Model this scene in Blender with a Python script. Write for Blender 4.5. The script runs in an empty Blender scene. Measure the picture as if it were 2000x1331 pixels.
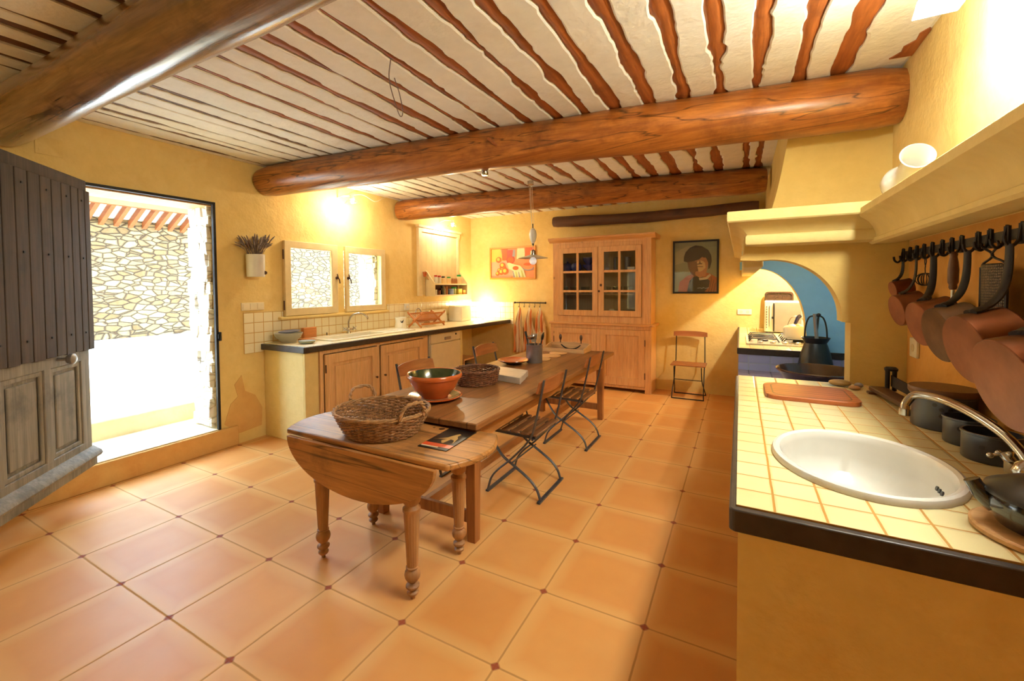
import bpy, bmesh, math, random
from mathutils import Vector, Matrix, noise
from mathutils.geometry import tessellate_polygon
random.seed(7)
PI = math.pi
sc = bpy.context.scene
COL = sc.collection

def S(r, g, b):
    f = lambda c: (c/255/12.92) if c/255 <= .04045 else ((c/255+.055)/1.055)**2.4
    return (f(r), f(g), f(b), 1)

# ------------------------------------------------------------------ camera
cam = bpy.data.cameras.new('camera'); camo = bpy.data.objects.new('camera', cam); COL.objects.link(camo)
yaw, pit, rol = .4989, -.0309, .0069
def Rm(a, b, c):
    return Matrix.Rotation(a, 3, 'Z') @ Matrix.Rotation(b, 3, 'X') @ Matrix.Rotation(c, 3, 'Y')
R = Rm(yaw, pit, rol)
camM = Matrix((R.col[0], R.col[2], -R.col[1])).transposed().to_4x4()
camM.translation = (0, 0, 1.498)
camo.matrix_world = camM
cam.sensor_width = 36; cam.lens = 36*849.294/2000
cam.shift_x = 16.956/2000; cam.shift_y = -78.104/2000
cam.clip_start = .02; cam.clip_end = 200
sc.camera = camo
# ------------------------------------------------------------------ view, world, sun, large lights
sc.view_settings.view_transform = 'Standard'; sc.view_settings.look = 'None'
sc.view_settings.gamma = 1; sc.view_settings.use_curve_mapping = False
sc.view_settings.exposure = 0.0
w = bpy.data.worlds.new('world'); sc.world = w; w.use_nodes = True
bg = w.node_tree.nodes['Background']; bg.inputs[0].default_value = (.55, .76, 1.0, 1); bg.inputs[1].default_value = 17.0

def lamp(name, kind, loc, energy, color, target=None, **kw):
    l = bpy.data.lights.new(name, kind); o = bpy.data.objects.new(name, l); COL.objects.link(o)
    l.energy = energy; l.color = color; o.location = loc
    for k, v in kw.items(): setattr(l, k, v)
    if target is not None:
        o.rotation_euler = (Vector(target)-Vector(loc)).to_track_quat('-Z', 'Y').to_euler()
    return o
lamp('sun', 'SUN', (-5, -4, 9), 9, (1, .96, .88), target=(-6.6, -1.0, 0), angle=.01)
WARM = (1, .84, .60)
lamp('spot_bulb_light', 'POINT', (-3.98, 3.66, 2.47), 36, WARM, shadow_soft_size=.035)
lamp('spot_bulb_light', 'POINT', (-3.98, 5.68, 2.44), 26, WARM, shadow_soft_size=.035)
lamp('corner_bulb_light', 'POINT', (-3.93, 6.38, 1.16), 42, (1, .83, .55), shadow_soft_size=.05)
lamp('hood_bulb_light', 'POINT', (.52, 5.75, 1.95), 90, (1, .92, .74), shadow_soft_size=.03)

# ------------------------------------------------------------------ mesh helpers
W = {}
def prop(o, label=None, cat=None, group=None, kind=None):
    if label: o['label'] = label
    if cat: o['category'] = cat
    if group: o['group'] = group
    if kind: o['kind'] = kind
    return o
def thing(name, label, cat, loc=(0, 0, 0), rotz=0, group=None, kind=None):
    o = bpy.data.objects.new(name, None); COL.objects.link(o)
    o.empty_display_size = .1
    o.location = loc; o.rotation_euler = (0, 0, rotz)
    W[o.name] = (Matrix.Translation(loc) @ Matrix.Rotation(rotz, 4, 'Z')).inverted()
    return prop(o, label, cat, group, kind)
def obj(name, bm, mat, parent=None, smooth=False, bevel=0, local=False, label=None, seg=2, autos=None):
    inv = Matrix.Identity(4)
    if parent is not None: inv = W[parent.name]
    if not local and parent is not None: bm.transform(inv)
    bmesh.ops.recalc_face_normals(bm, faces=bm.faces)
    me = bpy.data.meshes.new(name); bm.to_mesh(me); bm.free()
    for m in (mat if isinstance(mat, (list, tuple)) else [mat]): me.materials.append(m)
    o = bpy.data.objects.new(name, me); COL.objects.link(o)
    if parent is not None: o.parent = parent
    W[o.name] = inv
    if smooth or bevel:
        for p in me.polygons: p.use_smooth = True
        try: me.set_sharp_from_angle(angle=math.radians(38))
        except Exception: pass
    if bevel:
        b = o.modifiers.new('bevel', 'BEVEL'); b.width = bevel; b.segments = seg; b.limit_method = 'ANGLE'; b.angle_limit = math.radians(40)
    if label: o['label'] = label
    return o
def solo(name, bm, mat, label, cat, loc, group=None, **kw):
    """a one-mesh thing with its origin at loc"""
    bm.transform(Matrix.Translation(-Vector(loc)))
    o = obj(name, bm, mat, **kw); o.location = loc
    return prop(o, label, cat, group)
def struct(name, bm, mat, parent=None, **kw):
    o = obj(name, bm, mat, parent, **kw)
    if parent is None: o['kind'] = 'structure'
    return o
def dup(o, loc=None, rotz=None, label=None, group=None, parent=None):
    c = o.copy(); COL.objects.link(c)
    if parent is not None: c.parent = parent
    if loc is not None: c.location = loc
    if rotz is not None: c.rotation_euler = (0, 0, rotz)
    if label: c['label'] = label
    if group: c['group'] = group
    for ch in [x for x in bpy.data.objects if x.parent == o]: dup(ch, parent=c)
    return c
def NB(): return bmesh.new()
def box(b, x0, x1, y0, y1, z0, z1, M=None):
    vs = [b.verts.new((x, y, z)) for z in (z0, z1) for y in (y0, y1) for x in (x0, x1)]
    if M is not None:
        for v in vs: v.co = M @ v.co
    for q in ((0, 1, 3, 2), (4, 6, 7, 5), (0, 4, 5, 1), (2, 3, 7, 6), (0, 2, 6, 4), (1, 5, 7, 3)): b.faces.new([vs[i] for i in q])
    return vs
def cbox(b, c, s, M=None):
    return box(b, c[0]-s[0]/2, c[0]+s[0]/2, c[1]-s[1]/2, c[1]+s[1]/2, c[2]-s[2]/2, c[2]+s[2]/2, M)
def bar(b, p, q, wd, th, up=(0, 0, 1)):
    """rectangular bar from p to q"""
    p, q = Vector(p), Vector(q); d = (q-p); L = d.length; d.normalize()
    u = Vector(up); s = d.cross(u)
    if s.length < 1e-4: s = d.cross(Vector((1, 0, 0)))
    s.normalize(); u = s.cross(d)
    M = Matrix((d, s, u)).transposed().to_4x4(); M.translation = (p+q)/2
    box(b, -L/2, L/2, -wd/2, wd/2, -th/2, th/2, M)
def tube(b, pts, r, seg=8, closed=False, cap=True, flat=1.0, up=(0, 0, 1)):
    pts = [Vector(p) for p in pts]; n = len(pts); rings = []
    rr = r if isinstance(r, (list, tuple)) else [r]*n
    ref = None
    for i in range(n):
        if closed: t = pts[(i+1) % n]-pts[i-1]
        else: t = pts[min(i+1, n-1)]-pts[max(i-1, 0)]
        t.normalize()
        if ref is None:
            ref = Vector(up)
            if abs(ref.dot(t)) > .95: ref = Vector((1, 0, 0)) if abs(t.x) < .9 else Vector((0, 1, 0))
        ref = (ref-t*ref.dot(t)).normalized(); s = t.cross(ref)
        rings.append([b.verts.new(pts[i]+rr[i]*(math.cos(2*PI*k/seg)*ref*flat+math.sin(2*PI*k/seg)*s)) for k in range(seg)])
    for i in range(n if closed else n-1):
        A, B_ = rings[i], rings[(i+1) % n]
        for k in range(seg): b.faces.new((A[k], A[(k+1) % seg], B_[(k+1) % seg], B_[k]))
    if cap and not closed: b.faces.new(rings[0][::-1]); b.faces.new(rings[-1])
def spline(P, n=8):
    """Catmull-Rom through P"""
    P = [Vector(p) for p in P]; Q = [2*P[0]-P[1]]+P+[2*P[-1]-P[-2]]; out = []
    for i in range(1, len(Q)-2):
        for k in range(n):
            t = k/n
            out.append(.5*((2*Q[i])+(Q[i+1]-Q[i-1])*t+(2*Q[i-1]-5*Q[i]+4*Q[i+1]-Q[i+2])*t*t+(3*Q[i]-Q[i-1]-3*Q[i+1]+Q[i+2])*t**3))
    return out+[P[-1]]
def lathe(b, prof, c=(0, 0, 0), seg=28, M=None, sx=1, sy=1):
    """prof = [(r,z)...]; r==0 closes"""
    rings = []; new = []
    for r, z in prof:
        if r < 1e-6: v = b.verts.new((0, 0, z)); rings.append([v]); new.append(v)
        else:
            rg = [b.verts.new((r*sx*math.cos(2*PI*k/seg), r*sy*math.sin(2*PI*k/seg), z)) for k in range(seg)]
            rings.append(rg); new += rg
    for A, C in zip(rings, rings[1:]):
        for k in range(seg):
            a, a2 = A[k % len(A)], A[(k+1) % len(A)]; d, d2 = C[k % len(C)], C[(k+1) % len(C)]
            f = []
            for v in (a, a2, d2, d):
                if v not in f: f.append(v)
            if len(f) > 2: b.faces.new(f)
    T = Matrix.Translation(c) if M is None else Matrix.Translation(c) @ M
    for v in new: v.co = T @ v.co
    return new
def prism(b, poly, axis, a0, a1, M=None):
    """extrude a 2D polygon along an axis: x -> poly is (y,z); y -> (x,z); z -> (x,y)"""
    def P(p, a): return {'x': (a, p[0], p[1]), 'y': (p[0], a, p[1]), 'z': (p[0], p[1], a)}[axis]
    A = [b.verts.new(P(p, a0)) for p in poly]; B_ = [b.verts.new(P(p, a1)) for p in poly]
    if M is not None:
        for v in A+B_: v.co = M @ v.co
    n = len(poly)
    for tri in tessellate_polygon([[Vector((p[0], p[1], 0)) for p in poly]]):
        for V in (A, B_):
            try: b.faces.new([V[i] for i in tri])
            except ValueError: pass
    for i in range(n): b.faces.new((A[i], B_[i], B_[(i+1) % n], A[(i+1) % n]))
def slab_holes(b, outer, holes, z0, z1, axis='z'):
    """plate with holes; polygons in 2D, extruded along axis"""
    def P(p, a): return {'x': (a, p[0], p[1]), 'y': (p[0], a, p[1]), 'z': (p[0], p[1], a)}[axis]
    if len(holes) > 1:
        R4 = [(min(p[0] for p in L), max(p[0] for p in L), min(p[1] for p in L), max(p[1] for p in L)) for L in [outer]+holes]
        us = sorted({v for r in R4 for v in r[:2]}); vs = sorted({v for r in R4 for v in r[2:]})
        for u0, u1 in zip(us, us[1:]):
            for v0, v1 in zip(vs, vs[1:]):
                cu, cv = (u0+u1)/2, (v0+v1)/2
                if any(r[0] < cu < r[1] and r[2] < cv < r[3] for r in R4[1:]): continue
                prism(b, [(u0, v0), (u1, v0), (u1, v1), (u0, v1)], axis, z0, z1)
        bmesh.ops.remove_doubles(b, verts=b.verts, dist=1e-5)
        return
    loops = [outer]+holes
    tris = tessellate_polygon([[Vector((p[0], p[1], 0)) for p in L] for L in loops])
    rows = [[b.verts.new(P(p, z)) for L in loops for p in L] for z in (z0, z1)]
    for tri in tris:
        for V in rows:
            try: b.faces.new([V[i] for i in tri])
            except ValueError: pass
    o = 0
    for L in loops:
        n = len(L)
        for i in range(n): b.faces.new((rows[0][o+i], rows[0][o+(i+1) % n], rows[1][o+(i+1) % n], rows[1][o+i]))
        o += n
def ell(cx, cy, rx, ry, n=40, a0=0): return [(cx+rx*math.cos(2*PI*k/n+a0), cy+ry*math.sin(2*PI*k/n+a0)) for k in range(n)]
def rrect(x0, x1, y0, y1, r, n=5):
    out = []
    for cx, cy, a in ((x1-r, y1-r, 0), (x0+r, y1-r, PI/2), (x0+r, y0+r, PI), (x1-r, y0+r, 1.5*PI)):
        out += [(cx+r*math.cos(a+PI/2*k/n), cy+r*math.sin(a+PI/2*k/n)) for k in range(n+1)]
    return out
def sphere(b, c, r, seg=16, s=(1, 1, 1), M=None):
    lathe(b, [(r*math.sin(PI*k/10)*1.0 if 0 < k < 10 else 0, -r*math.cos(PI*k/10)) for k in range(11)], c, seg, (M or Matrix.Identity(4)) @ Matrix.Diagonal((*s, 1)))
def rect_rings(y0, y1, z0, z1): return [(y0, z0), (y1, z0), (y1, z1), (y0, z1)]

# ------------------------------------------------------------------ materials
class G:
    def __init__(s, name):
        s.m = bpy.data.materials.new(name); s.m.use_nodes = True; s.nt = s.m.node_tree; s.b = s.nt.nodes['Principled BSDF']
        s.tc = None
    def n(s, t, **kw):
        x = s.nt.nodes.new(t)
        for k, v in kw.items(): setattr(x, k, v)
        return x
    def link(s, a, b): s.nt.links.new(a, b)
    def set(s, inp, v):
        if hasattr(v, 'is_linked') or isinstance(v, bpy.types.NodeSocket): s.link(v, inp)
        else: inp.default_value = v
    def co(s, scale=(1, 1, 1), loc=(0, 0, 0)):
        if s.tc is None: s.tc = s.n('ShaderNodeTexCoord').outputs['Object']
        mp = s.n('ShaderNodeMapping'); s.link(s.tc, mp.inputs[0])
        mp.inputs['Scale'].default_value = scale; mp.inputs['Location'].default_value = loc
        return mp.outputs[0]
    def math(s, op, a, b=0.0, c=0.0):
        x = s.n('ShaderNodeMath', operation=op)
        for i, v in enumerate((a, b, c)): s.set(x.inputs[i], v)
        return x.outputs[0]
    def noise(s, scale=5, det=4, rough=.55, co=None, dist=0.0, out='Fac'):
        x = s.n('ShaderNodeTexNoise'); s.link(co or s.co(), x.inputs['Vector'])
        x.inputs['Scale'].default_value = scale; x.inputs['Detail'].default_value = det; x.inputs['Roughness'].default_value = rough
        x.inputs['Distortion'].default_value = dist
        return x.outputs[out]
    def ramp(s, fac, stops):
        x = s.n('ShaderNodeValToRGB'); s.set(x.inputs[0], fac); e = x.color_ramp.elements
        while len(e) < len(stops): e.new(.5)
        for k, (p, c) in enumerate(stops): e[k].position = p; e[k].color = c
        return x.outputs[0]
    def mix(s, fac, a, b, mode='MIX'):
        x = s.n('ShaderNodeMix', data_type='RGBA', blend_type=mode); s.set(x.inputs[0], fac); s.set(x.inputs[6], a); s.set(x.inputs[7], b)
        return x.outputs[2]
    def bump(s, h, strength=.3, dist=.01):
        x = s.n('ShaderNodeBump'); s.set(x.inputs['Height'], h); x.inputs['Strength'].default_value = strength; x.inputs['Distance'].default_value = dist
        s.link(x.outputs[0], s.b.inputs['Normal'])
    def col(s, v): s.set(s.b.inputs['Base Color'], v)
    def rough(s, v): s.set(s.b.inputs['Roughness'], v)

def M_plain(name, c, rough=.5, metal=0, var=.12, scale=12, bump=0, bscale=60, spec=None, coat=0):
    g = G(name)
    f = g.noise(scale, 4)
    d = tuple(x*(1-var) for x in c[:3])+(1,); l = tuple(min(1, x*(1+var)) for x in c[:3])+(1,)
    g.col(g.ramp(f, [(.3, d), (.7, l)])); g.rough(rough); g.b.inputs['Metallic'].default_value = metal
    if coat: g.b.inputs['Coat Weight'].default_value = coat; g.b.inputs['Coat Roughness'].default_value = .15
    if bump: g.bump(g.noise(bscale, 5), bump, .005)
    return g.m
def M_plaster(name, c1, c2, c3=None, rough=.85, bump=.35):
    g = G(name)
    f = g.noise(1.3, 6, .6); f2 = g.noise(14, 5, .6)
    c = g.ramp(f, [(.33, c1), (.68, c2)])
    if c3: c = g.mix(g.ramp(g.noise(2.6, 5, .65, dist=.6), [(.55, (0, 0, 0, 1)), (.75, (.55, .55, .55, 1))]), c, c3)
    c = g.mix(.18, c, g.ramp(f2, [(.3, tuple(x*.72 for x in c1[:3])+(1,)), (.7, c2)]))
    g.col(c); g.rough(rough)
    h = g.math('ADD', g.math('MULTIPLY', g.noise(7, 3), 1.2), g.math('MULTIPLY', g.noise(45, 4), .35))
    g.bump(h, bump, .02)
    return g.m
def M_wood(name, c1, c2, axis=0, scale=9, rough=.45, stretch=.07, dark=None, knots=False, bump=.15, seams=None, coat=0):
    g = G(name)
    sv = [1, 1, 1]; sv[axis] = stretch
    f = g.noise(scale, 6, .62, co=g.co(tuple(sv)), dist=.5); f2 = g.noise(scale*3.2, 4, .6, co=g.co(tuple(sv)))
    c = g.ramp(f, [(.3, c1), (.7, c2)])
    c = g.mix(g.math('MULTIPLY', g.ramp(f2, [(.35, (1, 1, 1, 1)), (.6, (0, 0, 0, 1))]), .35), c, tuple(x*.55 for x in c1[:3])+(1,))
    if dark: c = g.mix(g.ramp(g.noise(3.2, 5, .65), [(.52, (0, 0, 0, 1)), (.72, (.8, .8, .8, 1))]), c, dark)
    if knots:
        v = g.n('ShaderNodeTexVoronoi'); kv = [4.2, 4.2, 4.2]; kv[axis] = 3.0; g.link(g.co(tuple(kv)), v.inputs['Vector']); v.inputs['Scale'].default_value = 1
        c = g.mix(g.ramp(v.outputs['Distance'], [(.03, (.6, .6, .6, 1)), (.085, (0, 0, 0, 1))]), c, tuple(x*.25 for x in c1[:3])+(1,))
    if bump > .3 and knots:
        sv2 = [1, 1, 1]; sv2[axis] = .025
        cr = g.noise(9, 3, .5, co=g.co(tuple(sv2)))
        c = g.mix(g.ramp(cr, [(.485, (0, 0, 0, 1)), (.5, (.85, .85, .85, 1)), (.515, (0, 0, 0, 1))]), c, tuple(x*.16 for x in c1[:3])+(1,))
        f2 = g.math('ADD', g.math('MULTIPLY', f2, .6), g.math('MULTIPLY', g.noise(5, 4, .6, co=g.co(tuple(x*.5+.15 for x in sv))), 1.6))
    h = f2
    if seams:
        ax, size, off = seams
        sx = g.n('ShaderNodeSeparateXYZ'); g.link(g.co(), sx.inputs[0])
        t = g.math('FRACT', g.math('DIVIDE', g.math('SUBTRACT', sx.outputs[ax], off), size))
        ln = g.ramp(g.math('MINIMUM', t, g.math('SUBTRACT', 1, t)), [(.002/size, (1, 1, 1, 1)), (.006/size, (0, 0, 0, 1))])
        c = g.mix(g.math('MULTIPLY', ln, .75), c, tuple(x*.2 for x in c1[:3])+(1,))
    g.col(c); g.rough(rough)
    if coat: g.b.inputs['Coat Weight'].default_value = coat; g.b.inputs['Coat Roughness'].default_value = .25
    if bump: g.bump(h, bump, .004)
    return g.m
def M_tile(name, ax, size, off, ca, cb, grout, gw, rough=.3, diamond=None, dcol=None, edge=None, gbump=.5, var=.5, coat=0):
    """square tiles on two object axes"""
    g = G(name)
    sp = g.n('ShaderNodeSeparateXYZ'); g.link(g.co(), sp.inputs[0])
    wob = g.math('MULTIPLY', g.math('SUBTRACT', g.noise(9, 2), .5), gw*1.0)
    u = g.math('ADD', g.math('DIVIDE', g.math('SUBTRACT', sp.outputs[ax[0]], off[0]), size), wob)
    v = g.math('ADD', g.math('DIVIDE', g.math('SUBTRACT', sp.outputs[ax[1]], off[1]), size), wob)
    fu, fv = g.math('FRACT', u), g.math('FRACT', v)
    du = g.math('MINIMUM', fu, g.math('SUBTRACT', 1, fu)); dv = g.math('MINIMUM', fv, g.math('SUBTRACT', 1, fv))
    dm = g.math('MINIMUM', du, dv)
    cb_ = g.n('ShaderNodeCombineXYZ'); g.link(g.math('FLOOR', u), cb_.inputs[0]); g.link(g.math('FLOOR', v), cb_.inputs[1])
    wn = g.n('ShaderNodeTexWhiteNoise', noise_dimensions='2D'); g.link(cb_.outputs[0], wn.inputs['Vector'])
    fac = g.math('ADD', g.math('MULTIPLY', wn.outputs['Value'], var), g.math('MULTIPLY', g.noise(5, 3, .55), 1-var))
    c = g.ramp(fac, [(.15, ca), (.85, cb)])
    if edge: c = g.mix(g.ramp(g.math('ADD', dm, g.math('MULTIPLY', g.math('SUBTRACT', g.noise(5, 4), .5), .12)), [(.0, (.75, .75, .75, 1)), (.16, (0, 0, 0, 1))]), c, edge)
    gm = g.ramp(dm, [(gw*.75, (1, 1, 1, 1)), (gw*1.4, (0, 0, 0, 1))])
    c = g.mix(gm, c, grout)
    hh = g.ramp(dm, [(gw*.6, (0, 0, 0, 1)), (gw*2.6, (1, 1, 1, 1))])
    if diamond:
        dd = g.math('LESS_THAN', g.math('ADD', du, dv), diamond); d2 = g.math('LESS_THAN', g.math('ADD', du, dv), diamond+.012)
        c = g.mix(d2, c, grout); c = g.mix(dd, c, dcol)
    g.col(c)
    g.rough(g.math('ADD', g.math('MULTIPLY', gm, .4), g.math('ADD', rough-.06, g.math('MULTIPLY', g.noise(8, 3), .12))))
    h = g.math('ADD', hh, g.math('MULTIPLY', g.noise(7, 3), .35)); g.bump(h, gbump, .003)
    if coat < 0: g.b.inputs['Specular IOR Level'].default_value = .4
    return g.m
def M_glass(name, c=(.95, .97, .97, 1), rough=.02):
    g = G(name); nt = g.nt
    tr = g.n('ShaderNodeBsdfTransparent'); tr.inputs[0].default_value = c
    gl = g.n('ShaderNodeBsdfGlossy'); gl.inputs['Roughness'].default_value = rough
    fr = g.n('ShaderNodeLayerWeight'); fr.inputs[0].default_value = .5
    mx = g.n('ShaderNodeMixShader'); g.link(g.math('ADD', .05, g.math('MULTIPLY', .85, g.math('POWER', fr.outputs['Facing'], 5.0))), mx.inputs[0]); g.link(tr.outputs[0], mx.inputs[1]); g.link(gl.outputs[0], mx.inputs[2])
    g.link(mx.outputs[0], nt.nodes['Material Output'].inputs['Surface'])
    return g.m
def M_emit(name, c, s):
    g = G(name); g.b.inputs['Base Color'].default_value = c; g.b.inputs['Emission Color'].default_value = c; g.b.inputs['Emission Strength'].default_value = s
    return g.m
def M_stone(name, scale, ca, cb, mortar, gap=.05, bump=1.0):
    g = G(name)
    nz = g.n('ShaderNodeTexNoise'); g.link(g.co(), nz.inputs['Vector']); nz.inputs['Scale'].default_value = 3
    mv = g.n('ShaderNodeMix', data_type='VECTOR'); mv.inputs[0].default_value = .10; g.link(g.co((1, 1, 2.2)), mv.inputs[4]); g.link(nz.outputs['Color'], mv.inputs[5])
    e = g.n('ShaderNodeTexVoronoi', feature='DISTANCE_TO_EDGE'); g.link(mv.outputs[1], e.inputs['Vector']); e.inputs['Scale'].default_value = scale
    v = g.n('ShaderNodeTexVoronoi'); g.link(mv.outputs[1], v.inputs['Vector']); v.inputs['Scale'].default_value = scale
    sp = g.n('ShaderNodeSeparateColor'); g.link(v.outputs['Color'], sp.inputs[0])
    c = g.ramp(g.math('ADD', g.math('MULTIPLY', sp.outputs[0], .6), g.math('MULTIPLY', g.noise(9, 6, .7), .45)), [(.2, ca), (.8, cb)])
    mk = g.ramp(e.outputs['Distance'], [(gap*.15, (1, 1, 1, 1)), (gap*1.7, (0, 0, 0, 1))])
    g.col(g.mix(mk, c, mortar)); g.rough(.9)
    h = g.math('ADD', g.ramp(e.outputs['Distance'], [(0, (0, 0, 0, 1)), (gap*3, (1, 1, 1, 1))]), g.math('MULTIPLY', g.noise(14, 5, .7), .5))
    g.bump(h, bump, .05)
    return g.m

m_wall = M_plaster('ochre_plaster', S(232, 198, 116), S(242, 214, 142), S(230, 186, 102))
m_wallworn = M_plaster('worn_plaster', S(220, 164, 92), S(228, 190, 118), S(206, 140, 78))
m_hood = M_plaster('cream_plaster', S(226, 200, 126), S(234, 212, 146), None)
m_hood_dim = M_plaster('hood_plaster_dimmed', S(214, 180, 98), S(224, 194, 116), None)  # same plaster as the mantel, darkened for lying further from the lamp
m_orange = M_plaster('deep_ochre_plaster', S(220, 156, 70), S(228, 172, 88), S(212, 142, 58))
m_blue = M_plaster('blue_plaster', S(146, 208, 255), S(160, 218, 255), None)
m_ceil = M_plaster('white_plaster', S(230, 226, 214), S(244, 240, 230), S(222, 208, 184))
m_floor = M_tile('terracotta', (0, 1), .48, (-7.7441*.48+7*0, -1.9838*.48), S(212, 144, 76), S(224, 164, 94), S(186, 136, 78), .008, rough=.44, gbump=.2, coat=-1, diamond=.042, dcol=S(150, 74, 46), edge=S(230, 182, 114), var=.4)
m_ctile = M_tile('cream_tile', (0, 1), .105, (-.005, 1.235), S(222, 206, 150), S(232, 218, 168), S(180, 130, 48), .03, rough=.22, var=.4)
m_ltile = M_tile('cream_tile_left', (0, 1), .105, (-3.5, 2.7), S(240, 226, 180), S(247, 236, 200), S(196, 150, 70), .03, rough=.25, var=.4)
m_wtile = M_tile('cream_wall_tile', (1, 2), .1, (2.5, .86), S(240, 228, 186), S(247, 238, 204), S(206, 164, 84), .032, rough=.25, var=.4)
m_btile_back = M_tile('cream_back_tile', (0, 2), .1, (-4.25, .86), S(240, 228, 186), S(247, 238, 204), S(206, 164, 84), .032, rough=.25, var=.4)
m_bltile = M_tile('blue_hearth_tile', (0, 1), .165, (.0, 3.05), S(128, 120, 148), S(150, 140, 164), S(120, 118, 130), .03, rough=.3)
m_bltile_v = M_tile('blue_riser_tile', (0, 2), .165, (.0, .745), S(146, 150, 190), S(170, 172, 206), S(160, 166, 186), .03, rough=.3)
m_edge = M_plain('dark_edge', S(56, 48, 42), .4, var=.3, scale=20)
m_beam = M_wood('varnished_log', S(138, 74, 28), S(198, 126, 58), 0, 22, .32, .05, dark=S(104, 54, 22), knots=True, bump=.45, coat=.25)
m_beamdark = M_wood('weathered_log', S(112, 82, 54), S(162, 126, 88), 0, 20, .24, .06, dark=S(74, 54, 40), knots=True, bump=.5, coat=.6)
m_beamold = M_wood('dark_log', S(78, 48, 32), S(120, 80, 52), 0, 7, .6, .08, dark=S(60, 40, 28), bump=.6)
m_joist = M_wood('joist_wood', S(134, 70, 30), S(182, 106, 50), 1, 26, .55, .08, dark=S(104, 54, 28), bump=.4)
m_joistdark = M_wood('joist_old', S(84, 52, 32), S(120, 78, 48), 1, 14, .6, .08, dark=S(64, 40, 26), bump=.4)
m_pine = M_wood('pine', S(218, 156, 94), S(232, 182, 120), 2, 24, .42, .07, knots=True, bump=.08)
m_pineh = M_wood('pine_h', S(214, 152, 88), S(230, 176, 114), 0, 24, .42, .07, knots=True, bump=.08)
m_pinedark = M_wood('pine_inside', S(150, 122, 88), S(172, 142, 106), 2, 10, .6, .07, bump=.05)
m_cabpine = M_wood('cabinet_pine', S(224, 174, 116), S(238, 196, 142), 2, 28, .4, .06, knots=True, bump=.1)
m_table = M_wood('table_walnut', S(128, 84, 46), S(166, 112, 64), 1, 21, .36, .06, dark=S(94, 62, 38), bump=.1, seams=(0, .19, .03))
m_tableleg = M_wood('table_frame', S(140, 86, 42), S(176, 114, 60), 2, 21, .4, .07, dark=S(100, 60, 32), bump=.15)
m_tableap = M_wood('table_apron', S(160, 102, 50), S(192, 130, 70), 1, 21, .4, .07, dark=S(120, 72, 36), bump=.15)
m_gate = M_wood('gateleg_top', S(170, 114, 60), S(208, 150, 86), 0, 24, .38, .06, dark=S(96, 66, 40), knots=True, bump=.35)
m_gateleg = M_wood('gateleg_leg', S(160, 110, 66), S(192, 144, 94), 2, 14, .5, .08, dark=S(118, 84, 58), bump=.2)
m_doorup = M_wood('door_planks', S(56, 46, 40), S(84, 70, 60), 2, 24, .75, .05, dark=S(46, 40, 36), bump=.4)
m_doorlow = M_wood('door_panels', S(112, 108, 98), S(156, 148, 134), 2, 28, .7, .05, dark=S(70, 66, 60), bump=.5)
m_frame = M_plain('window_paint', S(226, 204, 152), .45, var=.06)
m_iron = M_plain('black_iron', S(42, 40, 40), .5, metal=.6, var=.3, bump=.1)
m_chairiron = M_plain('chair_iron', S(76, 78, 86), .42, metal=.5, var=.25, bump=.1)
m_slat = M_wood('slat_wood', S(100, 68, 46), S(152, 104, 68), 1, 16, .4, .08, bump=.2)
m_chairback = M_wood('chair_back_wood', S(146, 84, 46), S(178, 110, 62), 1, 12, .35, .08, bump=.1)
m_white = M_plain('white_enamel', S(228, 225, 214), .22, var=.03, coat=.4)
m_cream = M_plain('cream_enamel', S(240, 234, 214), .25, var=.03, coat=.4)
m_plastic = M_plain('cream_plastic', S(236, 222, 186), .4, var=.03)
m_appl = M_plain('appliance_cream', S(226, 210, 170), .4, var=.04)
m_glass = M_glass('clear_glass')
m_glassw = M_plain('bottle_glass', S(214, 206, 180), .1, var=.1)
m_chrome = M_plain('chrome', S(190, 186, 176), .18, metal=1, var=.1)
m_steel = M_plain('brushed_steel', S(170, 168, 164), .32, metal=.9, var=.08)
m_galv = M_plain('galvanised', S(150, 150, 152), .42, metal=.7, var=.18, scale=8)
m_copper = M_plain('old_copper', S(116, 70, 46), .36, metal=.85, var=.3, scale=9, bump=.08)
m_copperd = M_plain('tarnished_copper', S(98, 76, 60), .38, metal=.7, var=.35, scale=10, bump=.08)
m_copperbase = M_plain('pale_copper', S(136, 86, 62), .45, metal=.6, var=.25, scale=9, bump=.06)
m_terra = M_plain('glazed_terracotta', S(196, 96, 44), .16, var=.12, coat=.6)
m_green = M_plain('green_glaze', S(52, 62, 34), .15, var=.5, scale=14, coat=.6)
m_wick = M_plain('wicker', S(146, 104, 66), .6, var=.5, scale=40, bump=.3, bscale=150)
m_wicklight = M_plain('light_wicker', S(164, 122, 78), .55, var=.4, scale=40, bump=.3, bscale=150)
m_wickdark = M_plain('brown_wicker', S(116, 72, 46), .55, var=.5, scale=40, bump=.3, bscale=150)
m_marble = M_plain('grey_marble', S(196, 188, 176), .3, var=.14, scale=10)
m_bluepot = M_plain('blue_enamel', S(52, 58, 74), .28, var=.2, coat=.4)
m_navy = M_plain('blue_ceramic', S(52, 58, 120), .15, var=.2, coat=.6)
m_black = M_plain('black', S(22, 22, 23), .35, var=.2)
m_blackgl = M_plain('black_enamel', S(16, 17, 19), .12, var=.2, coat=.7)
m_darkbowl = M_plain('dark_glaze', S(60, 36, 26), .2, var=.5, scale=6, coat=.5)
m_churn = M_plain('dark_tin', S(70, 70, 68), .38, metal=.8, var=.25, scale=5)
m_board = M_wood('board_wood', S(160, 82, 38), S(190, 108, 56), 0, 12, .4, .06, bump=.05, seams=(1, .045, .0))
m_boarddark = M_wood('dark_stained', S(74, 46, 30), S(104, 66, 42), 1, 12, .4, .06, bump=.1)
m_rack = M_wood('rack_wood', S(190, 116, 56), S(210, 136, 72), 1, 14, .45, .08, bump=.05)
m_beech = M_wood('light_wood', S(206, 156, 100), S(224, 180, 124), 0, 14, .5, .08, bump=.05)
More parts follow.
